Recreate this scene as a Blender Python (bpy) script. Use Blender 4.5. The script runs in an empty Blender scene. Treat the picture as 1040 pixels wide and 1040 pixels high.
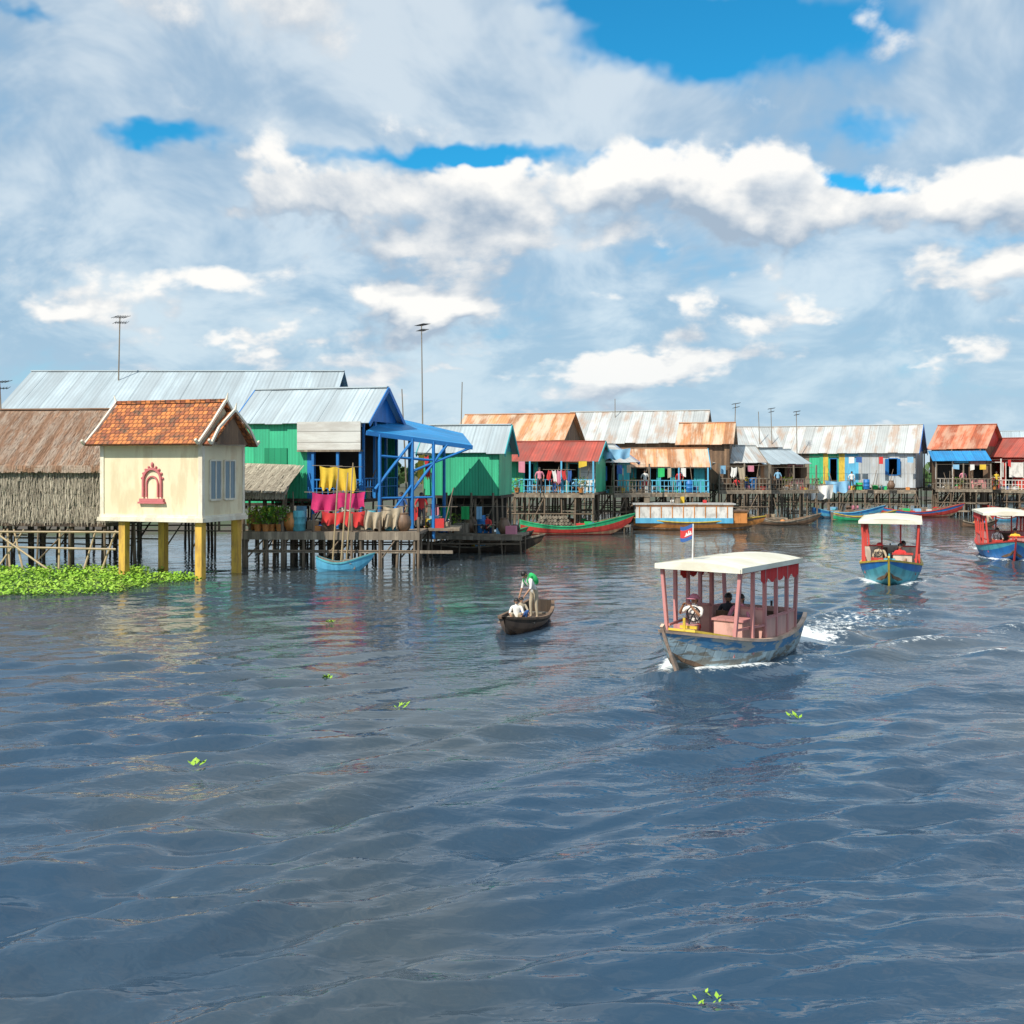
import bpy, math, random
import numpy as np
from mathutils import Vector, Matrix
random.seed(7); np.random.seed(7)
H=4.5; F=1100.0; HY=472.0
def XY(px,D): return Vector(((px-520.0)*D/F, D))
def Z(py,D): return H-(py-HY)*D/F
sc=bpy.context.scene
sc.view_settings.view_transform='Standard'; sc.view_settings.look='None'; sc.view_settings.exposure=0; sc.view_settings.gamma=1
# ---------------- node helper
class N:
    def __init__(s,nt): s.nt=nt
    def new(s,t,**k):
        n=s.nt.nodes.new(t)
        for a,b in k.items(): setattr(n,a,b)
        return n
    def setin(s,sock,v):
        if hasattr(v,'is_output') : s.nt.links.new(v,sock)
        elif v is not None: sock.default_value=v
    def m(s,op,a,b=None,c=None,clamp=False):
        n=s.new('ShaderNodeMath',operation=op,use_clamp=clamp)
        s.setin(n.inputs[0],a)
        if b is not None: s.setin(n.inputs[1],b)
        if c is not None: s.setin(n.inputs[2],c)
        return n.outputs[0]
    def comb(s,x,y,z=0.0):
        n=s.new('ShaderNodeCombineXYZ')
        s.setin(n.inputs[0],x);s.setin(n.inputs[1],y);s.setin(n.inputs[2],z); return n.outputs[0]
    def sep(s,v):
        n=s.new('ShaderNodeSeparateXYZ'); s.setin(n.inputs[0],v); return n.outputs
    def noise(s,v,scale,detail=4,rough=.5,dist=0.0,dim='3D',col=False):
        n=s.new('ShaderNodeTexNoise',noise_dimensions=dim); s.setin(n.inputs['Vector'],v)
        n.inputs['Scale'].default_value=scale;n.inputs['Detail'].default_value=detail;n.inputs['Roughness'].default_value=rough;n.inputs['Distortion'].default_value=dist
        return n.outputs[1 if col else 0]
    def mix(s,f,a,b,mode='MIX'):
        n=s.new('ShaderNodeMix',data_type='RGBA',blend_type=mode)
        s.setin(n.inputs[0],f)
        for i,v in ((6,a),(7,b)):
            if isinstance(v,(tuple,list)): v=tuple(v)+((1,) if len(v)==3 else ())
            s.setin(n.inputs[i],v)
        return n.outputs[2]
    def sstep(s,v,a,b,o0=0.0,o1=1.0):
        n=s.new('ShaderNodeMapRange',interpolation_type='SMOOTHSTEP'); s.setin(n.inputs[0],v)
        n.inputs[1].default_value=a;n.inputs[2].default_value=b;n.inputs[3].default_value=o0;n.inputs[4].default_value=o1
        return n.outputs[0]
    def lin(s,v,a,b,o0=0.0,o1=1.0):
        n=s.new('ShaderNodeMapRange'); s.setin(n.inputs[0],v)
        n.inputs[1].default_value=a;n.inputs[2].default_value=b;n.inputs[3].default_value=o0;n.inputs[4].default_value=o1
        return n.outputs[0]
MC={}
def mk(name,col,col2=None,amt=.35,var=.25,panel=0,axis='u',ns=(1,1),rough=.7,metal=0,rib=0,ribamp=.3,bump=.3,seam=.35,thr=.5,soft=.12):
    if name in MC: return MC[name]
    m=bpy.data.materials.new(name); m.use_nodes=True; nt=m.node_tree; nt.nodes.clear(); n=N(nt)
    out=n.new('ShaderNodeOutputMaterial'); bs=n.new('ShaderNodeBsdfPrincipled'); nt.links.new(bs.outputs[0],out.inputs[0])
    uv=n.new('ShaderNodeUVMap').outputs[0]; u,v,_=n.sep(uv)
    if axis=='v': u,v=v,u
    c=n.mix(0,col,col); hgt=None
    big=n.noise(uv,.6,2,.6,dim='2D')
    c=n.mix(1.0,c,n.comb(*[n.lin(big,.3,.7,1-var*.5,1+var*.4)]*3),'MULTIPLY')
    if panel:
        q=n.m('DIVIDE',u,panel); fl=n.m('FLOOR',q); fr=n.m('FRACT',q)
        wn=n.new('ShaderNodeTexWhiteNoise',noise_dimensions='1D'); nt.links.new(fl,wn.inputs['W'])
        tone=n.lin(wn.outputs[0],0,1,1-var,1+var*.6)
        sm=n.m('MULTIPLY',n.sstep(fr,0,.08),n.sstep(fr,1,.92))
        tone=n.m('MULTIPLY',tone,n.lin(sm,0,1,1-seam,1))
        c=n.mix(1.0,c,n.comb(tone,tone,tone),'MULTIPLY'); hgt=n.m('MULTIPLY',sm,.6)
    if rib:
        w=n.m('SINE',n.m('MULTIPLY',u,2*math.pi/rib)); w=n.m('MULTIPLY',w,ribamp); 
        tw=n.m('ADD',1.0,n.m('MULTIPLY',w,.35))
        c=n.mix(1.0,c,n.comb(tw,tw,tw),'MULTIPLY')
        hgt=w if hgt is None else n.m('ADD',hgt,w)
    sv=n.comb(n.m('MULTIPLY',u,ns[0]),n.m('MULTIPLY',v,ns[1]),0.0)
    nz=n.noise(sv,1.0,5,.65,dim='2D')
    if col2 is not None:
        f=n.m('MULTIPLY',n.sstep(nz,thr-soft,thr+soft),amt)
        c=n.mix(f,c,col2)
    fn=n.noise(uv,14,2,.6,dim='2D')
    hh=n.m('MULTIPLY',fn,.4)
    hgt=hh if hgt is None else n.m('ADD',hgt,hh)
    b=n.new('ShaderNodeBump'); b.inputs['Strength'].default_value=bump; b.inputs['Distance'].default_value=.03
    nt.links.new(hgt,b.inputs['Height']); nt.links.new(b.outputs[0],bs.inputs['Normal'])
    nt.links.new(c,bs.inputs['Base Color']); bs.inputs['Roughness'].default_value=rough; bs.inputs['Metallic'].default_value=metal
    MC[name]=m; return m
def plain(name,col,rough=.6,var=.2): return mk(name,col,tuple(x*.55 for x in col),amt=.5,var=var,ns=(1.5,1.5),rough=rough,bump=.12)
# ---------------- mesh builder
class MB:
    def __init__(s): s.v=[];s.f=[];s.uv=[];s.m=[];s.mats=[];s.sm=[]
    def mi(s,m):
        if m not in s.mats: s.mats.append(m)
        return s.mats.index(m)
    def face(s,pts,m,uvs=None,smooth=False):
        i=len(s.v); s.v+= [tuple(p) for p in pts]; s.f.append(tuple(range(i,i+len(pts))))
        if uvs is None:
            a,b,c=[Vector(p) for p in pts[:3]]; nn=(b-a).cross(c-a)
            ax=max(range(3),key=lambda k:abs(nn[k]))
            if ax==2: uvs=[(p[0],p[1]) for p in pts]
            elif ax==1: uvs=[(p[0],p[2]) for p in pts]
            else: uvs=[(p[1],p[2]) for p in pts]
        s.uv+=list(uvs); s.m.append(s.mi(m)); s.sm.append(smooth)
    def box(s,x0,x1,y0,y1,z0,z1,m):
        p=[(x0,y0,z0),(x1,y0,z0),(x1,y1,z0),(x0,y1,z0),(x0,y0,z1),(x1,y0,z1),(x1,y1,z1),(x0,y1,z1)]
        for q in ((0,1,5,4),(1,2,6,5),(2,3,7,6),(3,0,4,7),(4,5,6,7),(3,2,1,0)): s.face([p[k] for k in q],m)
    def slab(s,q,t,m,uvs=None):
        q=[Vector(p) for p in q]; nn=(q[1]-q[0]).cross(q[2]-q[0]).normalized()*t
        o=[p-nn for p in q]
        s.face(q,m,uvs)
        s.face(o[::-1],m,uvs[::-1] if uvs else None)
        for k in range(len(q)):
            j=(k+1)%len(q); s.face([q[k],o[k],o[j],q[j]],m)
    def beam(s,p,q,w,h,m):
        p=Vector(p);q=Vector(q); d=(q-p); L=d.length; d.normalize()
        up=Vector((0,0,1)) if abs(d.z)<.95 else Vector((1,0,0))
        a=d.cross(up).normalized()*w/2; b=a.normalized().cross(d)*h/2
        c=[(-1,-1),(1,-1),(1,1),(-1,1)]
        P=[p+a*i+b*j for i,j in c];Q=[q+a*i+b*j for i,j in c]
        for k in range(4):
            j=(k+1)%4; s.face([P[k],P[j],Q[j],Q[k]],m,[(0,0),(w,0),(w,L),(0,L)])
        s.face(P[::-1],m);s.face(Q,m)
    def cyl(s,p,q,r0,r1,m,n=7,cap=True):
        p=Vector(p);q=Vector(q); d=(q-p); L=d.length; d.normalize()
        up=Vector((0,0,1)) if abs(d.z)<.95 else Vector((1,0,0))
        a=d.cross(up).normalized(); b=a.cross(d)
        P=[];Q=[]
        for k in range(n):
            t=2*math.pi*k/n; e=a*math.cos(t)+b*math.sin(t); P.append(p+e*r0);Q.append(q+e*r1)
        for k in range(n):
            j=(k+1)%n; s.face([P[k],P[j],Q[j],Q[k]],m,[(k*r0,0),(k*r0+r0,0),(k*r0+r0,L),(k*r0,L)],True)
        if cap: s.face(P[::-1],m);s.face(Q,m)
    def ell(s,c,r,m,nu=10,nv=7,z0=-1,rot=None):
        c=Vector(c); rows=[]
        for i in range(nv+1):
            ph=math.asin(z0)+(math.pi/2-math.asin(z0))*i/nv
            rows.append([Vector((r[0]*math.cos(ph)*math.cos(2*math.pi*k/nu),r[1]*math.cos(ph)*math.sin(2*math.pi*k/nu),r[2]*math.sin(ph))) for k in range(nu)])
        if rot: rows=[[rot@p for p in R] for R in rows]
        for i in range(nv):
            for k in range(nu):
                j=(k+1)%nu; s.face([c+rows[i][k],c+rows[i][j],c+rows[i+1][j],c+rows[i+1][k]],m,None,True)
    def lathe(s,prof,m,c=(0,0,0),n=12):
        c=Vector(c)
        for (r0,z0),(r1,z1) in zip(prof[:-1],prof[1:]):
            for k in range(n):
                a=2*math.pi*k/n;b=2*math.pi*(k+1)/n
                s.face([c+Vector((r0*math.cos(a),r0*math.sin(a),z0)),c+Vector((r0*math.cos(b),r0*math.sin(b),z0)),c+Vector((r1*math.cos(b),r1*math.sin(b),z1)),c+Vector((r1*math.cos(a),r1*math.sin(a),z1))],m,None,True)
    def build(s,name,parent=None,loc=(0,0,0),yaw=0,weld=False):
        me=bpy.data.meshes.new(name); me.from_pydata(s.v,[],s.f)
        for m in s.mats: me.materials.append(m)
        me.polygons.foreach_set('material_index',s.m); me.polygons.foreach_set('use_smooth',s.sm)
        l=me.uv_layers.new(name='UVMap'); l.data.foreach_set('uv',[c for p in s.uv for c in p])
        if weld:
            import bmesh
            bm=bmesh.new();bm.from_mesh(me);bmesh.ops.remove_doubles(bm,verts=bm.verts,dist=.0005);bm.to_mesh(me);bm.free()
        me.update()
        o=bpy.data.objects.new(name,me); sc.collection.objects.link(o)
        if parent: o.parent=parent
        o.location=loc; o.rotation_euler=(0,0,yaw); return o
def grp(name,loc,yaw):
    e=bpy.data.objects.new(name,None); sc.collection.objects.link(e); e.location=loc; e.rotation_euler=(0,0,yaw); e.empty_display_size=.3; return e
# ---------------- materials
GREY_ROOF=mk('roof_grey',(.44,.52,.56),(.33,.37,.39),amt=.55,var=.13,panel=.85,ns=(.8,.15),rough=.5,metal=.1,rib=.2,ribamp=.25,seam=.28)
GREY_ROOF2=mk('roof_grey_rusty',(.52,.54,.53),(.42,.23,.12),amt=.6,var=.18,panel=.85,ns=(.9,.22),rough=.5,metal=.1,rib=.2,ribamp=.2,thr=.57,seam=.28)
RUST_ROOF=mk('roof_rust',(.56,.25,.11),(.64,.53,.40),amt=.8,var=.35,panel=.85,ns=(1.2,.2),rough=.7,rib=.2,thr=.52)
RED_ROOF=mk('roof_red',(.42,.08,.055),(.25,.09,.07),amt=.6,var=.25,panel=.85,ns=(1,.3),rib=.2)
RUSTRED_ROOF=mk('roof_rustred',(.50,.13,.06),(.6,.42,.3),amt=.5,var=.35,panel=.85,ns=(1,.3),rib=.2)
BLUE_ROOF=mk('roof_blue',(.02,.28,.62),(.03,.18,.42),amt=.5,var=.15,panel=.85,ns=(1,.3),rib=.2,rough=.5)
GREEN_W=mk('wall_green_metal',(.05,.52,.27),(.035,.33,.19),amt=.45,var=.14,panel=.75,ns=(1.5,.3),rib=.15,rough=.5)
GREEN_D=mk('wall_green_dark',(.015,.28,.14),var=.14,panel=.3,rough=.5)
GREY_W=mk('wall_grey_metal',(.50,.54,.57),(.36,.3,.24),amt=.55,var=.18,panel=.75,ns=(1.5,.3),rib=.15,rough=.5,metal=.1,thr=.55)
WHITE_W=mk('wall_white_metal',(.68,.68,.64),(.4,.36,.32),amt=.5,var=.12,panel=.5,axis='v',ns=(2,.4),rough=.5,seam=.5)
WOOD=mk('wood_planks',(.24,.145,.085),(.12,.075,.05),amt=.7,var=.4,panel=.18,ns=(3,.6),rough=.8)
WOODG=mk('wood_grey',(.32,.265,.20),(.16,.13,.10),amt=.7,var=.4,panel=.18,ns=(3,.6),rough=.85)
WOODD=mk('wood_dark',(.09,.06,.04),(.04,.03,.024),amt=.6,var=.4,panel=.2,ns=(3,.6),rough=.85)
WOODH=mk('deck_planks',(.28,.22,.16),(.14,.11,.08),amt=.7,var=.45,panel=.16,axis='v',ns=(.6,3),rough=.85)
BAMBOO=mk('bamboo',(.46,.35,.20),(.2,.15,.10),amt=.7,var=.3,ns=(5,1),rough=.6)
POLE=mk('stilt_wood',(.23,.17,.12),(.09,.07,.05),amt=.8,var=.3,ns=(4,.8),rough=.85)
TEAL=mk('wall_teal',(.05,.44,.47),(.04,.28,.32),amt=.5,var=.2,panel=.2,ns=(3,.6))
BLUE=mk('paint_blue',(.02,.20,.55),(.02,.11,.30),amt=.5,var=.15,ns=(3,.6),rough=.5)
LBLUE=mk('paint_light_blue',(.12,.46,.70),(.07,.28,.45),amt=.5,var=.15,ns=(3,.6),rough=.5)
PINKW=mk('wall_pink',(.6,.25,.24),(.4,.2,.18),amt=.5,var=.2,panel=.2,ns=(3,.6))
CREAM=mk('plaster_cream',(.82,.73,.50),(.64,.50,.31),amt=.6,var=.14,ns=(2.2,.5),rough=.8,thr=.54)
CREAM2=mk('plaster_trim',(.82,.77,.63),(.55,.45,.33),amt=.5,var=.08,ns=(2,1),rough=.8)
ROOFC=mk('canopy_cream',(.78,.76,.66),(.55,.5,.36),amt=.5,var=.08,ns=(1.5,.8),rough=.6,panel=.6,axis='v',seam=.12)
YEL=mk('post_yellow',(.70,.43,.07),(.36,.2,.06),amt=.75,var=.15,ns=(3,.7),rough=.7,thr=.54)
PINK=mk('paint_pink',(.60,.17,.18),(.45,.14,.14),amt=.4,var=.1,ns=(3,3))
THATCHR=mk('thatch_roof',(.34,.195,.12),(.44,.36,.29),amt=.8,var=.25,panel=.11,axis='u',ns=(2.5,.8),rough=.95,bump=.9,thr=.52,seam=.15)
THATCHW=mk('thatch_wall',(.52,.46,.36),(.26,.215,.165),amt=.8,var=.35,panel=.07,ns=(16,1.4),rough=.95,bump=.9)
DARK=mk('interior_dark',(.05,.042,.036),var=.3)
BLUEGREY=mk('shutter_bluegrey',(.24,.32,.36),var=.1,panel=.12)
def paint(n,c,r=.5,a=.55): return mk(n,c,tuple(x*.45 for x in c),amt=a,var=.15,ns=(3,1.5),rough=r,bump=.15,thr=.55)
WHITE=paint('paint_white',(.76,.74,.70)); REDP=paint('paint_red',(.58,.06,.045)); YELP=paint('paint_yellow',(.68,.48,.06)); GRN=paint('paint_green',(.03,.42,.18)); ORG=paint('paint_orange',(.66,.26,.07)); TURQ=paint('paint_turquoise',(.10,.42,.50)); BROWNP=paint('hull_brown',(.20,.12,.075)); BLACKP=paint('black_metal',(.02,.02,.022)); MAG=plain('cloth_magenta',(.62,.03,.16),.9)
HULLW=mk('hull_weathered_blue',(.46,.58,.62),(.20,.16,.11),amt=.8,var=.3,ns=(1.6,5.5),rough=.6,thr=.53,soft=.05,panel=.2,axis='u',seam=.3)
HULLB=mk('hull_band_blue',(.07,.22,.40),(.50,.44,.34),amt=.8,var=.3,ns=(1.8,6),rough=.6,thr=.53,soft=.05)
GUNW=mk('gunwale_cream',(.66,.46,.34),(.28,.2,.14),amt=.6,var=.2,ns=(2,4),rough=.6)
PANP=paint('panel_pink',(.68,.38,.32),.6)
def tile_mat():
    m=bpy.data.materials.new('clay_tiles'); m.use_nodes=True; nt=m.node_tree; n=N(nt); bs=nt.nodes['Principled BSDF']
    uv=n.new('ShaderNodeUVMap').outputs[0]; u,v,_=n.sep(uv)
    vr=n.m('DIVIDE',v,.24); fv=n.m('FLOOR',vr); uu=n.m('ADD',n.m('DIVIDE',u,.22),n.m('MULTIPLY',n.m('MODULO',fv,2.0),.5))
    wn=n.new('ShaderNodeTexWhiteNoise',noise_dimensions='2D'); nt.links.new(n.comb(n.m('FLOOR',uu),fv),wn.inputs['Vector'])
    c=n.mix(n.sstep(wn.outputs[0],.1,.95),(.66,.22,.06),(.30,.09,.04)); nz=n.noise(uv,1.6,5,.75)
    c=n.mix(n.m('MULTIPLY',n.sstep(nz,.48,.62),.85),c,(.12,.085,.055))
    fr=n.m('FRACT',vr); fu=n.m('FRACT',uu); edge=n.m('MULTIPLY',n.sstep(fr,0,.25),n.m('MULTIPLY',n.sstep(fu,0,.15),n.sstep(fu,1,.85)))
    e=n.lin(edge,0,1,.3,1); c=n.mix(1.0,c,n.comb(e,e,e),'MULTIPLY')
    b=n.new('ShaderNodeBump'); b.inputs['Strength'].default_value=.8;b.inputs['Distance'].default_value=.04
    nt.links.new(n.m('ADD',fr,edge),b.inputs['Height']); nt.links.new(b.outputs[0],bs.inputs['Normal'])
    nt.links.new(c,bs.inputs['Base Color']); bs.inputs['Roughness'].default_value=.8
    return m
TILE=tile_mat()
SKIN=mk('skin',(.36,.19,.115),var=.05,rough=.55,bump=.02); HAIR=mk('hair_black',(.012,.01,.009),var=.1,rough=.5)
EYEW=plain('eye_white',(.7,.7,.68),.3,.0); LIP=plain('lips',(.30,.09,.08),.5,.0)
def cloth(n,c): return mk('cloth_'+n,c,tuple(x*.8 for x in c),amt=.4,var=.12,ns=(4,4),rough=.9,bump=.2)
C_W=cloth('white',(.78,.76,.72)); C_G=cloth('green',(.03,.50,.14)); C_B=cloth('blue',(.04,.12,.36)); C_R=cloth('red',(.62,.045,.045)); C_Y=cloth('yellow',(.74,.50,.05)); C_D=cloth('dark',(.04,.04,.05)); C_T=cloth('tan',(.46,.38,.27)); C_P=cloth('pink',(.68,.25,.33)); C_LB=cloth('lightblue',(.25,.5,.72))
RCOL=[C_W,C_G,C_B,C_R,C_Y,C_T,C_P,C_LB,WOODG,WOOD,WOODG,WOOD,WOODG,BROWNP,WOODD,ORG,TURQ,C_T]
# ---------------- people
def person(name,loc,yaw,pose='stand',shirt=None,pants=None,hands=None,lean=0,scale=1.0,hat=None,headturn=0,sleeve=True,shorts=False,pack=None):
    up={'pel':(0,0,0),'waist':(0,.005,.13),'chest':(0,.01,.32),'nb':(0,0,.49),'hb':(0,.012,.575),'hm':(0,.03,.65),'ht':(0,.02,.715),
        'shL':(-.175,0,.445),'shR':(.175,0,.445)}
    if pose in('stand','bend'): ph=.93
    elif pose=='sit': ph=.47
    elif pose=='squat': ph=.24
    R=Matrix.Rotation(-lean,3,'X')
    J={k:R@Vector(v)+Vector((0,0,ph)) for k,v in up.items()}
    for s,sg in(('L',-1),('R',1)):
        if pose in('stand','bend'):
            J['hip'+s]=Vector((sg*.09,0,ph-.05));J['kn'+s]=Vector((sg*.12,.06 if sg>0 else .02,.49));J['an'+s]=Vector((sg*.13,-.02+(.05 if sg>0 else 0),.085))
        elif pose=='sit':
            J['hip'+s]=Vector((sg*.09,.02,ph-.01));J['kn'+s]=Vector((sg*.13,.42,ph+.03));J['an'+s]=Vector((sg*.12,.40,.085))
        else:
            J['hip'+s]=Vector((sg*.09,.02,ph-.02));J['kn'+s]=Vector((sg*.17,.36,ph+.26));J['an'+s]=Vector((sg*.15,.16,.085))
        J['to'+s]=J['an'+s]+Vector((sg*.02,.17,-.05))
    if hands is None:
        hands=[(-.2,.36,ph+.12),(.2,.36,ph+.12)] if pose!='stand' else [(-.26,.06,ph-.05),(.26,.06,ph-.05)]
    for s,sg,hd in(('L',-1,hands[0]),('R',1,hands[1])):
        S=J['sh'+s]; Hn=Vector(hd); d=Hn-S; 
        if d.length>.53: d=d.normalized()*.53; Hn=S+d
        off=math.sqrt(max(.0,.27**2-(d.length/2)**2)); pr=Vector((sg*.6,-.3,-.8)); pr-=d.normalized()*pr.dot(d.normalized()); 
        J['el'+s]=S+d/2+pr.normalized()*off; J['wr'+s]=Hn
        J['pa'+s]=Hn+(Hn-J['el'+s]).normalized()*.075
    rad={'pel':.125,'waist':.115,'chest':.135,'nb':.062,'hb':.055,'hm':.092,'ht':.066}
    for s in'LR': rad.update({'sh'+s:.068,'el'+s:.044,'wr'+s:.028,'pa'+s:.034,'hip'+s:.095,'kn'+s:.06,'an'+s:.038,'to'+s:.032})
    E=[('pel','waist'),('waist','chest'),('chest','nb'),('nb','hb'),('hb','hm'),('hm','ht')]
    for s in'LR': E+=[('chest','sh'+s),('sh'+s,'el'+s),('el'+s,'wr'+s),('wr'+s,'pa'+s),('pel','hip'+s),('hip'+s,'kn'+s),('kn'+s,'an'+s),('an'+s,'to'+s)]
    keys=list(J); idx={k:i for i,k in enumerate(keys)}
    me=bpy.data.meshes.new('tmp'); me.from_pydata([J[k] for k in keys],[(idx[a],idx[b]) for a,b in E],[])
    o=bpy.data.objects.new('tmp',me); sc.collection.objects.link(o)
    o.modifiers.new('s','SKIN')
    for i,k in enumerate(keys):
        r=rad[k]; d=me.skin_vertices[0].data[i]; d.radius=(r*1.15,r*.85) if k in('pel','waist','chest') else (r,r); d.use_root=(k=='pel')
    sb=o.modifiers.new('b','SUBSURF'); sb.levels=1; sb.render_levels=1
    dg=bpy.context.evaluated_depsgraph_get(); ev=o.evaluated_get(dg); em=ev.to_mesh()
    mb=MB(); vs=[v.co.copy() for v in em.vertices]
    zone={}
    for a,b in E:
        if b in('hb','hm','ht') or a in('hb','hm'): z=SKIN
        elif a.startswith('wr') : z=SKIN
        elif a.startswith('el'): z=SKIN
        elif a.startswith('sh'): z=shirt if sleeve else SKIN
        elif a.startswith('an'): z=SKIN
        elif a.startswith('kn'): z=SKIN if shorts else pants
        elif a.startswith('hip') or a=='pel' and b.startswith('hip'): z=pants
        else: z=shirt
        zone[(a,b)]=z
    segs=[(J[a],J[b],rad[a]+rad[b],zone[(a,b)]) for a,b in E]
    for p in em.polygons:
        c=p.center; best=None
        for A,B,r,z in segs:
            d=B-A; t=max(0,min(1,(c-A).dot(d)/d.length_squared)); q=(c-(A+d*t)).length/(r)
            if best is None or q<best[0]: best=(q,z)
        mb.face([vs[i] for i in p.vertices],best[1],None,True)
    ev.to_mesh_clear(); bpy.data.objects.remove(o)
    T=R@Matrix.Rotation(headturn,3,'Z'); hc=J['hm']
    def hp(x,y,z): return hc+T@Vector((x,y,z))
    mb.ell(hp(0,-.02,.02),(.1,.108,.105),HAIR,12,6,z0=-.15,rot=T)
    mb.ell(hp(0,-.05,-.03),(.088,.07,.08),HAIR,10,6,rot=T)
    for sg in(-1,1):
        mb.ell(hp(sg*.034,.082,.0),(.014,.008,.008),EYEW,8,4,rot=T); mb.ell(hp(sg*.034,.089,.0),(.006,.004,.006),HAIR,6,4,rot=T)
        mb.ell(hp(sg*.034,.083,.022),(.018,.006,.004),HAIR,6,3,rot=T)
        mb.ell(hp(sg*.094,.0,-.005),(.012,.02,.03),SKIN,8,4,rot=T)
    mb.ell(hp(0,.095,-.02),(.013,.018,.02),SKIN,8,4,rot=T); mb.ell(hp(0,.084,-.05),(.024,.008,.008),LIP,8,4,rot=T)
    mb.ell(hp(0,.055,-.06),(.045,.04,.035),SKIN,8,5,rot=T)
    if hat:
        mb.ell(hp(0,-.005,.04),(.115,.12,.09),hat,12,5,z0=0,rot=T); 
        for k in range(14):
            a=2*math.pi*k/14;b=2*math.pi*(k+1)/14
            mb.face([hp(.11*math.cos(a),.115*math.sin(a),.042),hp(.2*math.cos(a),.2*math.sin(a),.02),hp(.2*math.cos(b),.2*math.sin(b),.02),hp(.11*math.cos(b),.115*math.sin(b),.042)],hat)
    for s,sg in(('L',-1),('R',1)):
        d=(J['pa'+s]-J['wr'+s]).normalized(); side=d.cross(Vector((0,0,1)));
        side=side.normalized() if side.length>.1 else Vector((1,0,0)); nn=side.cross(d).normalized()
        for k,L in enumerate((.07,.085,.08,.06)):
            b=J['pa'+s]+side*(k-1.5)*.017; a1=b+d*L*.55-nn*.008; a2=a1+d*L*.35-nn*L*.35
            mb.cyl(b-d*.02,a1,.0095,.009,SKIN,5);mb.cyl(a1,a2,.009,.007,SKIN,5)
        b=J['wr'+s]+d*.035+side*(-sg)*.02; mb.cyl(b,b+side*(-sg)*.035+d*.03,.011,.009,SKIN,5); mb.cyl(b+side*(-sg)*.035+d*.03,b+side*(-sg)*.04+d*.06,.009,.007,SKIN,5)
    if pack:
        c=R@Vector((0,-.19,.30))+Vector((0,0,ph)); mb.ell(c,(.16,.11,.23),pack,12,8,rot=R)
        for sg in(-1,1):
            pts=[R@Vector(v)+Vector((0,0,ph)) for v in((sg*.1,-.14,.47),(sg*.11,0,.53),(sg*.11,.125,.44),(sg*.12,.10,.25),(sg*.13,-.1,.2))]
            for a,b in zip(pts[:-1],pts[1:]): mb.beam(a,b,.045,.015,pack)
    ob=mb.build(name,None,loc,yaw,weld=True); ob.scale=(scale,)*3; return ob
# ---------------- hulls
def hwid(s,b,bluff):
    return b*(1-((s-.45)/.55)**bluff)+.02 if s>.45 else b*(1-.38*((.45-s)/.45)**2)
def hull(mb,L,b,hm,hb,hs,mlow,mband,mtop,minn,fl=.12,draft=.25,n=22,bluff=2.2):
    secs=[]
    for i in range(n+1):
        s=i/n; y=-L/2+L*s; w=hwid(s,b,bluff)
        top=hm+(hb-hm)*max(0,(s-.45)/.55)**1.8+(hs-hm)*max(0,(.4-s)/.4)**1.6
        kz=-draft+(draft+hb*.55)*max(0,(s-.72)/.28)**3+(draft*.9)*max(0,(.15-s)/.15)**2
        f=min(fl,top-.15); f=max(f,kz+.04)
        P=[(0,kz),(.55*w,kz+.06),(.84*w,kz+(top-kz)*.42),(.95*w,top-.30*(top-kz)),(w,top-.07),(w+.03,top-.065),(w+.03,top),(max(w-.07,.004),top),(max(.84*w-.05,.003),f),(0,f)]
        secs.append((y,P,top))
    mats=[mlow,mlow,mlow,mband,mtop,mtop,mtop,minn,minn]
    for i in range(n):
        y0,P0,_=secs[i];y1,P1,_=secs[i+1]
        for k in range(len(P0)-1):
            for sg in (1,-1):
                def rk(y,z,s): return y+ (max(0,(s-.6)/.4)**2)*z*.55
                s0=i/n;s1=(i+1)/n
                q=[(sg*P0[k][0],rk(y0,P0[k][1],s0),P0[k][1]),(sg*P1[k][0],rk(y1,P1[k][1],s1),P1[k][1]),(sg*P1[k+1][0],rk(y1,P1[k+1][1],s1),P1[k+1][1]),(sg*P0[k+1][0],rk(y0,P0[k+1][1],s0),P0[k+1][1])]
                if sg<0: q=q[::-1]
                dz=[(a[1],a[2]) for a in q]
                mb.face(q,mats[k],dz,k<3)
    y,P,_=secs[0]; pts=[(x,y,z) for x,z in P[:7]]+[(-x,y,z) for x,z in P[:7][::-1]][:-1]
    mb.face(pts,mband)
    return secs
def simple_boat(name,px0,px1,py,L=None,mats=None,b=.5,hm=.3,hb=.6,hs=.45,yaw_flip=False,dz=0,cargo=True):
    D=4950/(py-472); A=XY(px0,D);B=XY(px1,D*1.0)
    c=(A+B)/2; Lx=(B-A).length if L is None else L
    th=dz; h=Vector((math.cos(th),math.sin(th)))*(1 if not yaw_flip else -1)
    yaw=math.atan2(-h.x,h.y)
    e=grp(name,(c.x,c.y,0),yaw); mb=MB(); hull(mb,Lx,b,hm,hb,hs,*mats,fl=.08,draft=.15)
    mb.build('hull',e)
    mb=MB()
    for k in range(3):
        y=-Lx*.25+k*Lx*.22; mb.box(-b*.86,b*.86,y-.09,y+.09,hm-.07,hm-.04,WOODG)
    mb.build('thwarts',e)
    if cargo:
        mb=MB()
        for k in range(int(Lx*.9)):
            y=random.uniform(-Lx*.35,Lx*.3); m=random.choice(RCOL); s=random.uniform(.14,.3)
            if random.random()<.5: mb.box(-s,s,y-s,y+s,.1,hm+random.uniform(0,.25),m)
            else: mb.ell((random.uniform(-.1,.1),y,hm-.02),(s*1.1,s*1.3,s*.9),m,9,6)
        mb.build('cargo',e)
    return e
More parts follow.
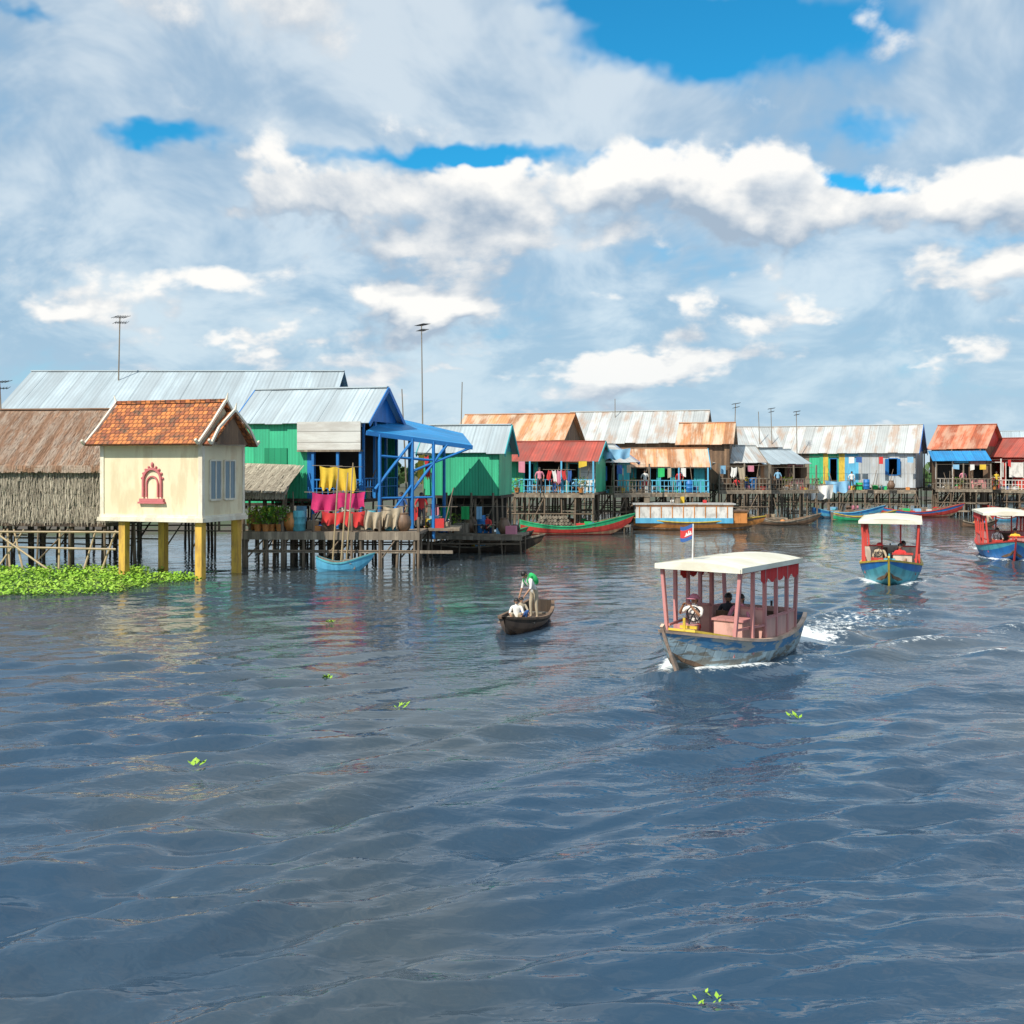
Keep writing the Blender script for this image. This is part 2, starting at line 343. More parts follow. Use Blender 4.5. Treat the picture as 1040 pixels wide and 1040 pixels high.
def tour_boat(name,bow,head,L,b,mats,roofm,postm,panelm,curt,roof=(-2.3,2.0),rh=2.3,flag=False,bowplate=None,pillar=6,bluff=3.6):
    h=Vector(head).normalized(); c=Vector(bow)-h*(L/2); yaw=math.atan2(-h.x,h.y)
    e=grp(name,(c.x,c.y,0),yaw); mb=MB(); hull(mb,L,b,.60,1.08,.84,*mats,fl=.22,draft=.35,bluff=bluff,n=30); mb.build('hull',e)
    y0,y1=roof; hw=b*.97
    def wat(y,k=.9): return min(b*k,hwid((y+L/2)/L,b,bluff)-.09)
    mb=MB(); nx=12; cr=.10
    for i in range(nx):
        a=-1+2*i/nx; d=-1+2*(i+1)/nx
        za=rh-cr*a*a; zd=rh-cr*d*d
        mb.slab([(a*hw,y0-.12,za),(d*hw,y0-.12,zd),(d*hw,y1+.15,zd),(a*hw,y1+.15,za)],.035,roofm)
    for sg in(-1,1): mb.box(min(sg*hw,sg*(hw+.03)),max(sg*hw,sg*(hw+.03)),y0-.12,y1+.15,rh-.2,rh-cr+.012,roofm)
    for yy in(y0-.15,y1+.15):
        for i in range(nx):
            a=-1+2*i/nx; d=-1+2*(i+1)/nx
            mb.slab([(a*hw,yy,rh-.2),(d*hw,yy,rh-.2),(d*hw,yy,rh-cr*d*d-.01),(a*hw,yy,rh-cr*a*a-.01)],.03,roofm)
    for i in range(7):
        y=y0+(y1-y0)*i/6; mb.beam((-hw,y,rh-.17),(hw,y,rh-.17),.04,.05,postm)
    mb.build('canopy_roof',e)
    mb=MB(); ph=b*.9
    for i in range(pillar):
        y=y0+(y1-y0)*i/(pillar-1)
        for sg in(-1,1): x=sg*wat(y); mb.beam((x,y,.35),(sg*ph,y,rh-.12),.075,.075,postm)
    for sg in(-1,1): mb.beam((sg*ph,y0,rh-.2),(sg*ph,y1,rh-.2),.05,.07,postm)
    mb.build('pillars',e)
    mb=MB()
    ya=y0;yb=y0+(y1-y0)*.6
    for sg in(-1,1):
        nseg=6
        for i in range(nseg):
            a=ya+.036+(yb-ya-.036)*i/nseg; d=ya+.036+(yb-ya-.036)*(i+1)/nseg
            xa,xd=sg*wat(a),sg*wat(d)
            mb.beam((xa,a,.75),(xd,d,.75),.03,.6,panelm); mb.beam((xa,a,1.07),(xd,d,1.07),.07,.05,postm)
        mb.beam((sg*wat(yb),yb,.92),(sg*wat(y1),y1,.92),.05,.05,postm)
    mb.box(-ph+.04,-.32,yb-.02,yb+.03,.3,1.25,panelm); mb.box(.32,ph-.04,yb-.02,yb+.03,.3,1.25,panelm)
    mb.box(-ph+.04,-.3,yb-.04,yb+.05,1.252,1.3,postm); mb.box(.3,ph-.04,yb-.04,yb+.05,1.252,1.3,postm)
    mb.box(-ph+.15,ph-.15,ya-.02,ya+.02,.3,1.1,panelm)
    mb.box(-.38,-.321,yb-.04,yb+.05,.3,rh-.2,postm);mb.box(.321,.38,yb-.04,yb+.05,.3,rh-.2,postm)
    mb.box(-.78,-.1,y1-.95,y1-.45,.22,1.05,panelm); mb.box(-.82,-.06,y1-.99,y1-.41,1.052,1.1,postm)
    mb.box(.25,.7,y1-.45,y1-.2,.25,.92,postm)
    mb.build('cabin_panels',e)
    mb=MB()
    for sg in(-1,1):
        m=40
        for i in range(m):
            y=y0+(yb+.3-y0)*i/m; y2=y0+(yb+.3-y0)*(i+1)/m
            d0=.24+.10*abs(math.sin(i*math.pi/8)); d1=.24+.10*abs(math.sin((i+1)*math.pi/8)); x0=sg*(ph+.035+.012*math.sin(i*1.9)); x1=sg*(ph+.035+.012*math.sin((i+1)*1.9))
            mb.face([(x0,y,rh-.19),(x1,y2,rh-.19),(x1,y2,rh-.19-d1),(x0,y,rh-.19-d0)],curt)
    mb.build('curtains',e)
    mb=MB()
    for k in range(max(2,int((yb-y0)/.62))):
        y=y0+.3+k*.62
        for sg in(-1,1):
            mb.box(sg*.45-.25,sg*.45+.25,y,y+.4,.55,.62,WOOD); mb.box(sg*.45-.25,sg*.45+.25,y-.04,y,.4,1.02,WOOD)
            mb.box(sg*.45-.2,sg*.45-.15,y+.05,y+.35,.2,.55,WOOD);mb.box(sg*.45+.15,sg*.45+.2,y+.05,y+.35,.2,.55,WOOD)
    mb.build('seats',e)
    mb=MB(); yb0=L/2-.85; bp=bowplate or YELP
    mb.slab([(-b*.72,yb0-.3,.80),(b*.72,yb0-.3,.80),(b*.30,yb0+.62,1.0),(-b*.30,yb0+.62,1.0)],.05,bp)
    mb.cyl((0,yb0+.5,.9),(0,yb0+.5,1.22),.035,.03,bp); mb.beam((-.2,yb0+.3,1.0),(.2,yb0+.3,1.0),.05,.06,bp)
    mb.beam((0,L/2-.2,-.15),(0,L/2+.62,1.18),.07,.1,mats[2])
    for k in range(6): 
        a=k*1.05; mb.beam((.25+.12*math.cos(a),yb0-.1+.12*math.sin(a),.86),(.25+.12*math.cos(a+1.05),yb0-.1+.12*math.sin(a+1.05),.86),.05,.05,BAMBOO)
    mb.build('bow_deck',e)
    mb=MB(); mb.box(-.25,.25,-L/2+.15,-L/2+.7,.25,.7,BLACKP); mb.cyl((0,-L/2+.2,.6),(0,-L/2-.9,-.1),.03,.025,BLACKP); 
    mb.cyl((.12,-L/2+.3,.6),(.12,-L/2+.3,1.1),.03,.03,BLACKP)
    mb.build('engine',e)
    mb=MB()
    for k in range(12):
        a=2*math.pi*k/12;d=2*math.pi*(k+1)/12; cx,cz=.45,1.12
        mb.beam((cx+.17*math.cos(a),y1-.55,cz+.17*math.sin(a)),(cx+.17*math.cos(d),y1-.55,cz+.17*math.sin(d)),.025,.025,BLACKP)
    for k in range(3):
        a=2*math.pi*k/3; mb.beam((.45,y1-.54,1.12),(.45+.17*math.cos(a),y1-.54,1.12+.17*math.sin(a)),.02,.02,BLACKP)
    mb.cyl((.45,y1-.5,1.12),(.45,y1-.3,.9),.02,.02,BLACKP)
    mb.build('steering_wheel',e)
    if flag:
        mb=MB(); fy=y1-.3; mb.cyl((.35,fy,rh-.1),(.33,fy,rh+.8),.018,.014,WHITE); mb.build('flag_pole',e)
        mb=MB(); nx=12
        def fp(u,v):
            return Vector((.33+.34*u-.05*math.sin(u*5),fy-.12*u,rh+.78-v*.34-.05*u+.03*math.sin(u*6)))
        for i in range(nx):
            u0=i/nx;u1=(i+1)/nx
            for v0,v1,m in((0,.25,C_B),(.25,.75,C_R),(.75,1,C_B)):
                mb.face([fp(u0,v0),fp(u1,v0),fp(u1,v1),fp(u0,v1)],m,None,True)
        for off in(.006,-.006):
            def q(u,v): return fp(u,v)+Vector((0,off,0))
            for a0,a1,t0,t1 in((.3,.7,.62,.68),(.34,.66,.54,.62),(.36,.42,.44,.54),(.47,.53,.36,.54),(.58,.64,.44,.54)):
                mb.face([q(a0,t0),q(a1,t0),q(a1,t1),q(a0,t1)],C_W)
        mb.build('cambodian_flag',e)
    return e,yaw,c
# ---------------- houses
def stilts(mb,x0,x1,ys,ztop,step=1.3,r=.075,m=POLE,brace=True):
    n=max(1,round((x1-x0)/step))
    for j,y in enumerate(ys):
        prev=None
        for i in range(n+1):
            x=x0+(x1-x0)*i/n+random.uniform(-.12,.12); dx=random.uniform(-.12,.12)
            rr=r*random.uniform(.7,1.25)
            mb.cyl((x+dx,y+random.uniform(-.1,.1),-1.0),(x,y,ztop),rr,rr*.85,m,7,False)
            if brace and prev is not None and random.random()<.3: mb.cyl((prev,y-.05,.35),(x,y-.05,ztop-.1),.04,.035,m,5,False)
            prev=x
        if brace and random.random()<.8: mb.cyl((x0,y-.06,ztop*.5),(x1,y-.06,ztop*.5+random.uniform(-.1,.1)),.04,.035,m,5,False)
def railing(mb,x0,x1,y,z,m,h=.9,step=.28):
    mb.box(x0,x1,y-.03,y+.03,z+h-.06,z+h,m); mb.box(x0,x1,y-.02,y+.02,z+h*.5,z+h*.5+.04,m); mb.box(x0,x1,y-.02,y+.02,z+.1,z+.14,m)
    n=int((x1-x0)/step)
    for i in range(n+1):
        x=x0+(x1-x0)*i/max(1,n); w=.045 if i%5==0 else .018
        mb.box(x-w,x+w,y-.017,y+.017,z,z+h-.061,m)
def goods(mb,x0,x1,y0,y1,z,zh,dens=1.6,hang=True,hp_=.2):
    for k in range(int((x1-x0)*dens*1.3)):
        x=random.uniform(x0+.2,x1-.2); y=random.uniform(y0,y1); m=random.choice(RCOL); s=random.uniform(.12,.3); q=random.random()
        if q<.3: 
            mb.box(x-s,x+s,y-s*.8,y+s*.8,z+.004,z+s*random.uniform(1,2.4),m)
        elif q<.5: mb.ell((x,y,z+s*.7),(s,s*.8,s*.75),m,9,6)
        elif q<.65: mb.lathe([(.01,0),(s*.8,0),(s*1.1,s*1.2),(s*1.05,s*1.2),(s*.7,.05)],m,(x,y,z+.005),9)
        elif q<.85: mb.cyl((x,y,z),(x+random.uniform(-.5,.5),y+.2,z+random.uniform(1.2,2.2)),.03,.025,POLE,5)
        else: mb.box(x-.5,x+.5,y-.18,y+.18,z+.42,z+.46,WOODG); mb.box(x-.45,x-.4,y-.15,y+.15,z,z+.42,WOODG); mb.box(x+.4,x+.45,y-.15,y+.15,z,z+.42,WOODG)
    if hang:
        yl=y0+.15; zl=zh-random.uniform(.35,.6); mb.cyl((x0,yl,zl),(x1,yl,zl),.012,.012,WOODG,4,False); x=x0+.2
        while x<x1-.5:
            if random.random()<hp_:
                w=random.uniform(.25,.55); h=random.uniform(.35,.8); m=random.choice(RCOL[:8]); a=random.uniform(-.05,.05)
                for i in range(3):
                    xa=x+w*i/3;xb=x+w*(i+1)/3; ya=yl+.03*math.sin(i*2);yb=yl+.03*math.sin(i*2+2)
                    mb.face([(xa,ya,zl-h+a*i),(xb,yb,zl-h+a*(i+1)),(xb,yl,zl),(xa,yl,zl)],m,None,True)
                x+=w
            x+=random.uniform(.1,.5)
def house(name,A,B,dep,zf,ze,zr,roofm,wallm,segs,gablem=None,trim=None,over=.6,deck=0,deckz=None,railm=None,stepp=1.3,sideov=.3,shed=False,deckx=None,openright=False,busy=1.6):
    a=XY(*A);b=XY(*B); W=(b-a).length; th=math.atan2(b.y-a.y,b.x-a.x); d=(b-a).normalized()
    e=grp(name,(a.x,a.y,0),th); gablem=gablem or wallm
    def lx(px,off=0):
        k=(px-520)/F; o=a+Vector((-d.y,d.x))*off
        return (k*o.y-o.x)/(d.x-k*d.y)
    mb=MB(); sx0,sx1=-sideov,W+sideov; sl=(zr-ze)/(dep/2); 
    if not shed:
        z0=ze-over*sl; Ls=math.hypot(dep/2+over,zr-z0)
        ns=max(2,int((sx1-sx0)/.85))
        for i in range(ns):
            xa=sx0+(sx1-sx0)*i/ns; xb=sx0+(sx1-sx0)*(i+1)/ns+.03; j=random.uniform(0,.03); jj=random.uniform(-.06,.06)
            mb.slab([(xa,-over+jj,z0+j+.05+jj*sl),(xb,-over+jj,z0+j+.05+jj*sl),(xb,dep/2,zr+j+.05),(xa,dep/2,zr+j+.05)],.03,roofm,[(xa,0),(xb,0),(xb,Ls),(xa,Ls)])
            mb.slab([(xb,dep+over,z0+j+.05),(xa,dep+over,z0+j+.05),(xa,dep/2,zr+j+.05),(xb,dep/2,zr+j+.05)],.03,roofm,[(xb,0),(xa,0),(xa,Ls),(xb,Ls)])
        mb.beam((sx0-.02,dep/2,zr+.07),(sx1+.02,dep/2,zr+.07),.3,.06,roofm)
        mb.build('roof',e)
        if trim:
            mb=MB()
            for x in(sx0-.03,sx1+.06):
                mb.beam((x,-over,z0-.03),(x,dep/2,zr-.03),.05,.2,trim); mb.beam((x,dep+over,z0-.03),(x,dep/2,zr-.03),.05,.2,trim)
            mb.build('bargeboards',e)
    else:
        Ls=math.hypot(dep+over*2,zr-ze); ns=max(2,int((sx1-sx0)/.85))
        for i in range(ns):
            xa=sx0+(sx1-sx0)*i/ns; xb=sx0+(sx1-sx0)*(i+1)/ns+.03; j=random.uniform(0,.05)
            mb.slab([(xa,-over,ze-.1+j),(xb,-over,ze-.1+j),(xb,dep+over*.3,zr+j),(xa,dep+over*.3,zr+j)],.03,roofm,[(xa,0),(xb,0),(xb,Ls),(xa,Ls)])
        mb.build('roof',e)
    mb=MB(); t=.05
    for x in(0,W):
        def pl(pts,m): mb.slab(pts if x>0 else pts[::-1],t,m)
        if shed: pl([(x,0,zf),(x,dep,zf),(x,dep,zr-.12),(x,dep/2,(ze+zr)/2-.12),(x,0,ze-.12)],wallm)
        else:
            if not(openright and x>0): pl([(x,0,zf),(x,dep,zf),(x,dep,ze-.021),(x,0,ze-.021)],wallm)
            pl([(x,0,ze-.02),(x,dep,ze-.02),(x,dep/2,zr)],gablem)
    if openright:
        for k in range(4):
            y=dep*k/3; mb.box(W-.12,W-.002,max(0.07,y-.06),y+.06,zf,ze-.03,trim or WOOD)
        for zz in(.5,.9): mb.box(W-.07,W-.01,.13,dep,zf+zz,zf+zz+.05,trim or WOOD)
        for k in range(int(dep/.3)): mb.box(W-.05,W-.02,.2+k*.3,.23+k*.3,zf,zf+.9,trim or WOOD)
    mb.box(t+.003,W-t-.003,dep-t,dep-.003,zf+.003,(ze if not shed else zr-.15)-.02,wallm)
    mb.build('side_walls',e)
    mb=MB(); mb.box(-.1,W+.1,-.1,dep+.1,zf-.14,zf-.004,WOODD)
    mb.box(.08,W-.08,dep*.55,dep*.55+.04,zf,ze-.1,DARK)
    for i in range(int(W/1.5)+1): mb.box(.1+i*1.5,.2+i*1.5,-.02,.08,zf-.3,zf-.142,WOODD)
    mb.build('floor',e)
    mb=MB(); fr=MB()
    for (p0,p1,kind,mm) in segs:
        x0=max(lx(p0),.0);x1=min(lx(p1),W); 
        if x1-x0<.08: continue
        hgt=ze-zf
        if kind=='w': mb.box(x0,x1,.0,.06,zf,ze-.03,mm)
        elif kind=='o':
            fr.box(x0,x0+.09,-.02,.08,zf,ze-.03,trim or WOOD);fr.box(x1-.09,x1,-.02,.08,zf,ze-.03,trim or WOOD)
            mb.box(x0+.09,x1-.09,.0,.05,ze-.3,ze-.03,mm); goods(fr,x0+.1,x1-.1,.3,1.2,zf,ze,1.5,False)
        elif kind=='r':
            fr.box(x0,x0+.09,-.02,.08,zf,ze-.03,mm);fr.box(x1-.09,x1,-.02,.08,zf,ze-.03,mm)
            railing(fr,x0+.09,x1-.09,.0,zf,mm)
        elif kind in('n','d'):
            za=zf+hgt*.35 if kind=='n' else zf+.02; zb=zf+hgt*.78
            c0=x0+(x1-x0)*.2;c1=x1-(x1-x0)*.2
            mb.box(x0,c0,0,.06,zf,ze-.03,mm);mb.box(c1,x1,0,.06,zf,ze-.03,mm);mb.box(c0,c1,.001,.059,zb,ze-.03,mm)
            if kind=='n': mb.box(c0,c1,.001,.059,zf,za,mm)
            tm=trim or WOOD
            fr.box(c0-.06,c0,-.03,.09,za,zb,tm);fr.box(c1,c1+.06,-.03,.09,za,zb,tm);fr.box(c0-.06,c1+.06,-.032,.092,zb,zb+.07,tm);
            if kind=='n':
                fr.box(c0-.06,c1+.06,-.05,.092,za-.07,za,tm)
                w=(c1-c0)/2
                fr.slab([(c0-.02,-.04,za),(c0-.02-w*.8,-.12-w*.4,za),(c0-.02-w*.8,-.12-w*.4,zb),(c0-.02,-.04,zb)],.03,tm)
                fr.slab([(c1+.02+w*.8,-.12-w*.4,za),(c1+.02,-.04,za),(c1+.02,-.04,zb),(c1+.02+w*.8,-.12-w*.4,zb)],.03,tm)
    if mb.v: mb.build('front_wall',e)
    if fr.v: fr.build('window_and_door_frames',e)
    mb=MB(); stilts(mb,.1,W-.1,[.05,dep*.5,dep-.05],zf-.1,stepp); mb.build('stilts',e)
    if deck:
        dz=deckz if deckz is not None else zf; dx0,dx1=(lx(deckx[0],-deck),lx(deckx[1],-deck)) if deckx else (-.2,W+.2)
        mb=MB(); mb.box(dx0,dx1,-deck,-.11,dz-.12,dz-.01,WOODH)
        mb.box(dx0,dx1,-deck-.02,-deck+.06,dz-.3,dz-.123,WOODG)
        mb.build('deck',e)
        mb=MB(); stilts(mb,dx0+.1,dx1-.1,[-deck+.1,-deck*.4],dz-.1,stepp*.8,r=.06); mb.build('deck_stilts',e)
        if busy:
            mb=MB(); goods(mb,dx0+.1,dx1-.1,-deck+.35,-.35,dz-.01,ze if dz>zf-.5 else zf,busy); mb.build('household_goods',e)
            mb=MB()
            for k in range(int((dx1-dx0)*.5)):
                x=random.uniform(dx0,dx1-1); z=random.uniform(.25,max(.4,dz-.5)); mb.box(x,x+random.uniform(.8,2.2),-deck*random.uniform(.2,.9),-.2,z,z+.06,WOODG)
            mb.build('landing_planks',e)
        if railm:
            mb=MB(); railing(mb,dx0+.05,dx1-.05,-deck+.08,dz,railm); 
            for i in range(int((dx1-dx0)/2)+1):
                x=dx0+.1+i*(dx1-dx0-.2)/max(1,int((dx1-dx0)/2)); mb.box(x-.05,x+.05,-deck+.12,-deck+.22,dz,ze-.35,railm)
            mb.build('railing',e)
    return e,a,th,W,lx
# --- thatched house
hi=house('thatched_house',(-60,47.5),(106,46.5),5.5,Z(531,47),Z(469,47),Z(417,49.7),THATCHR,THATCHW,[(-60,106,'w',THATCHW)],over=.3,stepp=1.5)
e,a,th,Wd,lx=hi
mb=MB()
for i in range(3200):
    x=random.uniform(-.1,Wd+.1); z=random.choice([Z(469,47)-.1,Z(485,47),Z(500,47),Z(515,47)])+random.uniform(-.1,.1); l=random.uniform(.35,.75); w=random.uniform(.012,.03); y=-.04-random.uniform(0,.10)
    dx=random.uniform(-.1,.1); mb.face([(x,y,z),(x+w,y,z),(x+w+dx,y-.05,z-l),(x+dx,y-.05,z-l)],THATCHW)
sl=(Z(417,49.7)-Z(469,47))/2.75
for i in range(1200):
    x=random.uniform(-.4,Wd+.4); l=random.uniform(.1,.3); z=Z(469,47)-.3*sl+.05; y=-.30
    mb.face([(x,y,z+.05),(x+.03,y,z+.05),(x+.03+random.uniform(-.08,.08),y-.05,z+.02-l),(x,y-.05,z+.02-l)],THATCHR)
for i in range(5000):
    x=random.uniform(-.3,Wd+.3); y=random.uniform(-.1,2.7); z=Z(469,47)+y*sl+.075; l=random.uniform(.15,.35); dx=random.uniform(-.03,.03)
    mb.face([(x,y,z+.01),(x+.02,y,z+.01),(x+.02+dx,y-l,z-l*sl+.03),(x+dx,y-l,z-l*sl+.03)],THATCHR)
mb.build('thatch_fringe',e)
mb=MB()
for i in range(9):
    x=-.5+i*(Wd+1)/8+random.uniform(-.3,.3); mb.cyl((x,-1.2,-.6),(x+random.uniform(-1.5,1.5),-.2,1.7),.05,.04,BAMBOO,6,False)
mb.cyl((-2,-.9,1.05),(Wd+1,-.9,.95),.05,.05,BAMBOO,6); mb.cyl((-2,-.6,1.6),(Wd+1,-.6,1.65),.05,.05,BAMBOO,6)
mb.cyl((-1,-1.3,.4),(2.5,-1.1,1.9),.045,.04,BAMBOO,6); mb.cyl((6.5,-1.4,-.3),(3.4,-1,1.5),.045,.04,BAMBOO,6)
mb.build('bamboo_props',e)
# --- cream stilt house
A=XY(103,44.0);B=XY(205,42.5); d=(B-A).normalized(); th=math.atan2(d.y,d.x); W=(B-A).length
e=grp('cream_stilt_house',(A.x,A.y,0),th); dep=3.0; zf=Z(526,43); zw=Z(448,43); zr=Z(409,44.6)
mb=MB(); mb.box(0,W,0,dep,zf,zw,CREAM); mb.build('walls',e)
mb=MB(); mb.box(-.12,W+.12,-.12,dep+.12,zf-.16,zf+.0,CREAM2); mb.box(-.06,W+.06,-.06,dep+.06,zf+.003,zf+.1,CREAM2)
mb.box(-.05,W+.05,-.05,dep+.05,zw-.16,zw-.02,CREAM2)
mb.box(-.04,.14,-.04,.003,zf+.1,zw-.16,CREAM2);mb.box(W-.14,W+.04,-.04,.003,zf+.1,zw-.16,CREAM2)
for y in(.0,dep-.14): mb.box(W+.003,W+.043,y,y+.14,zf+.1,zw-.16,CREAM2)
mb.build('cornices',e)
mb=MB()
for x in(.95,W-.2):
    for y in(.2,dep-.25): mb.box(x-.15,x+.15,y-.15,y+.15,-1,zf-.163,YEL)
mb.build('concrete_posts',e)
mb=MB(); cx=W*.52; zb=zf+.62
def arch(r,z0,n=14):
    return [(cx+r*math.cos(t),z0+r*1.15*math.sin(t)) for t in [math.pi*i/n for i in range(n+1)]]
def ring(r0,r1,zs,zbot,y0,y1,m):
    o=[(cx+r1,zbot)]+arch(r1,zs)+[(cx-r1,zbot)]; i_=[(cx+r0,zbot)]+arch(r0,zs)+[(cx-r0,zbot)]
    for k in range(len(o)-1):
        a0,a1,b0,b1=o[k],o[k+1],i_[k],i_[k+1]
        mb.face([(a0[0],y0,a0[1]),(a1[0],y0,a1[1]),(b1[0],y0,b1[1]),(b0[0],y0,b0[1])][::-1],m)
        mb.face([(a0[0],y0,a0[1]),(a0[0],y1,a0[1]),(a1[0],y1,a1[1]),(a1[0],y0,a1[1])],m)
        mb.face([(b0[0],y0,b0[1]),(b1[0],y0,b1[1]),(b1[0],y1,b1[1]),(b0[0],y1,b0[1])],m)
ring(.38,.46,zb+.85,zb+.2,-.09,0,PINK); ring(.24,.29,zb+.72,zb+.2,-.07,0,PINK)
mb.box(cx-.56,cx+.56,-.12,-.002,zb+.02,zb+.14,PINK); mb.box(cx-.62,cx+.62,-.14,-.003,zb-.06,zb+.015,PINK)
for k in range(9):
    t=math.pi*(k+.5)/9; x=cx+.5*math.cos(t);z=zb+.85+.58*math.sin(t); mb.ell((x,-.03,z),(.05,.04,.05),PINK,8,5)
mb.ell((cx,-.04,zb+1.5),(.06,.05,.1),PINK,8,5)
mb.build('arched_window_ornament',e)
mb=MB(); 
for y in(.55,1.55):
    mb.box(W+.003,W+.03,y,y+.7,zf+.75,zf+2.25,BLUEGREY)
    for a_,b_,c_,d_ in((y-.07,y,zf+.7,zf+2.3),(y+.7,y+.77,zf+.7,zf+2.3),(y,y+.7,zf+2.252,zf+2.32),(y,y+.7,zf+.67,zf+.748),(y+.32,y+.38,zf+.752,zf+2.25)): mb.box(W+.002,W+.06,a_,b_,c_,d_,CREAM2)
mb.build('side_windows',e)
mb=MB(); ov=.5; zE=zw-.12
def rp(q,m=TILE):
    q=[Vector(p) for p in q]; ax=(q[1]-q[0]).normalized(); up=(q[3]-q[0]); up=(up-ax*up.dot(ax)).normalized()
    uvs=[((p-q[0]).dot(ax),(p-q[0]).dot(up)) for p in q]; mb.slab(q,.08,m,uvs)
zm=zE+(zr-zE)*.40; ym=-ov+(dep/2+ov)*.45
for sgn in(0,1):
    f=(lambda y:y) if sgn==0 else (lambda y:dep-y)
    def Q(x0,x1,ya,za,yb,zb_):
        q=[(x0,f(ya),za),(x1,f(ya),za),(x1,f(yb),zb_),(x0,f(yb),zb_)]
        if sgn: q=[q[1],q[0],q[3],q[2]]
        rp(q)
    Q(-.45,W+.15,-ov,zE,ym,zm); Q(-.4,W+.12,ym,zm+.0,dep/2,zr)
    Q(W+.15,W+.55,-ov*.4,zE-.02,dep/2,zr-.42)
mb.build('tile_roof',e)
mb=MB()
for x in(-.04,W-.04): mb.face([(x,.1,zw-.01),(x,dep-.1,zw-.01),(x,dep/2,zr-.15)],CREAM); 
for x,zz_,yo in((-.46,zr,-ov),(W+.13,zr,-ov),(W+.53,zr-.42,-ov*.4)):
    pts=[(yo-.12,zE+.16),(yo+.05,zE+.0),(ym,zm+.05 if zz_==zr else (zE+zz_)/2),(dep/2,zz_+.08)]
    for f in((lambda y:y),(lambda y:dep-y)):
        for (ya,za),(yb_,zb_) in zip(pts[:-1],pts[1:]): mb.beam((x,f(ya),za),(x,f(yb_),zb_),.08,.10,CREAM2)
    mb.cyl((x,dep/2,zz_),(x-.12 if x<0 else x+.08,dep/2,zz_+.36),.07,.015,CREAM2)
mb.beam((-.4,dep/2,zr+.05),(W+.12,dep/2,zr+.05),.16,.14,TILE)
mb.build('roof_ridges_and_finials',e)
mb=MB(); mb.face([(W+.4,.35,zE),(W+.4,dep-.35,zE),(W+.4,dep/2,zr-.55)],WOOD); mb.build('porch_gable',e)
def PX(X,D): return 520+X*F/D
house('long_metal_roof_house',(PX(-25.4,54),54),(PX(-9.3,54),54),8,2.6,7.15,Z(378,58),GREY_ROOF,GREEN_W,[(0,400,'w',GREEN_W)],gablem=BLUE,trim=None,over=.5)
# --- green house
hg=house('green_metal_house',(244,50.6),(370,49),4.2,2.95,Z(427,49.5),Z(396,52),GREY_ROOF,GREEN_W,[(244,312,'w',GREEN_W),(312,318,'w',BLUE),(318,371,'o',WHITE_W)],gablem=BLUE,trim=BLUE,over=.25,openright=True)
e,a,th,Wd,lx=hg
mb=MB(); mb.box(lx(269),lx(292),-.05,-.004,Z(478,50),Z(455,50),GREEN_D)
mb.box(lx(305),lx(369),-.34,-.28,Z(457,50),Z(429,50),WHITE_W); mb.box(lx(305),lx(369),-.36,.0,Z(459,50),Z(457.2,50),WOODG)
mb.build('hatch_and_balcony_panel',e)
mb=MB(); railing(mb,lx(318),lx(370),-.2,2.95,BLUE); 
for p in(320,345,368): mb.box(lx(p)-.06,lx(p)+.06,-.26,-.14,1.6,Z(459,50),BLUE)
mb.build('balcony_railing',e)
mb=MB(); goods(mb,lx(252),lx(372),-1.6,1.5,Z(540,47.3),2.9,5.0,False); goods(mb,lx(252),lx(372),-.5,1,Z(540,47.3),3.1,.1,True,.4); mb.build('household_goods',e)
mb=MB()
x0,x1=lx(240),lx(312)
mb.slab([(x0,-2.2,Z(498,49)),(x1,-2.2,Z(499,49)),(x1-.5,-.1,Z(472,50)),(x0,-.1,Z(470,50))],.15,THATCHW)
for i in range(1400):
    x=random.uniform(x0,x1); mb.face([(x,-2.21,Z(498,49)+.05),(x+.03,-2.21,Z(498,49)+.05),(x+.05,-2.3,Z(498,49)-random.uniform(.1,.4)),(x,-2.3,Z(498,49)-random.uniform(.1,.4))],THATCHW)
    y=random.uniform(-2.1,-.3); z=Z(498,49)+(y+2.2)/2.1*(Z(471,50)-Z(498,49))+.06; mb.face([(x,y,z),(x+.04,y,z),(x+.05,y-.4,z-.2),(x,y-.4,z-.2)],THATCHW)
for p in(245,275,308): mb.cyl((lx(p),-2,1.5),(lx(p),-2,Z(499,49)),.06,.05,POLE)
mb.build('thatched_leanto',e)
A2=XY(248,47.5);B2=XY(425,47.0); th2=math.atan2(B2.y-A2.y,B2.x-A2.x); Wp=(B2-A2).length
pier=grp('wooden_pier',(A2.x,A2.y,0),th2); mb=MB(); mb.box(0,Wp,0,5,Z(540,47.3)-.12,Z(540,47.3),WOODH); mb.box(-.05,Wp+.05,-.06,-.003,Z(540,47.3)-.35,Z(540,47.3)-.01,WOODG); mb.box(-.03,Wp+1.5,-.02,.06,.65,.78,WOODG); mb.build('deck',pier)
mb=MB(); stilts(mb,.1,Wp-.1,[.05,1.6,3.4,4.8],Z(540,47.3)-.1,.85,r=.07); 
for p in(0,.22,.4,.62,.78,1): mb.cyl((Wp*p,0,-1),(Wp*p,0,Z(540,47.3)+random.uniform(.3,1.0)),.07,.06,POLE)
mb.build('stilts',pier)
PZ=Z(540,47.3)
mb=MB(); goods(mb,.3,Wp-.3,.5,3,PZ,3,2.2,False); mb.build('household_goods',pier)
def pw(px,off):
    D=47.3+off; v=XY(px,D); return (v.x,v.y)
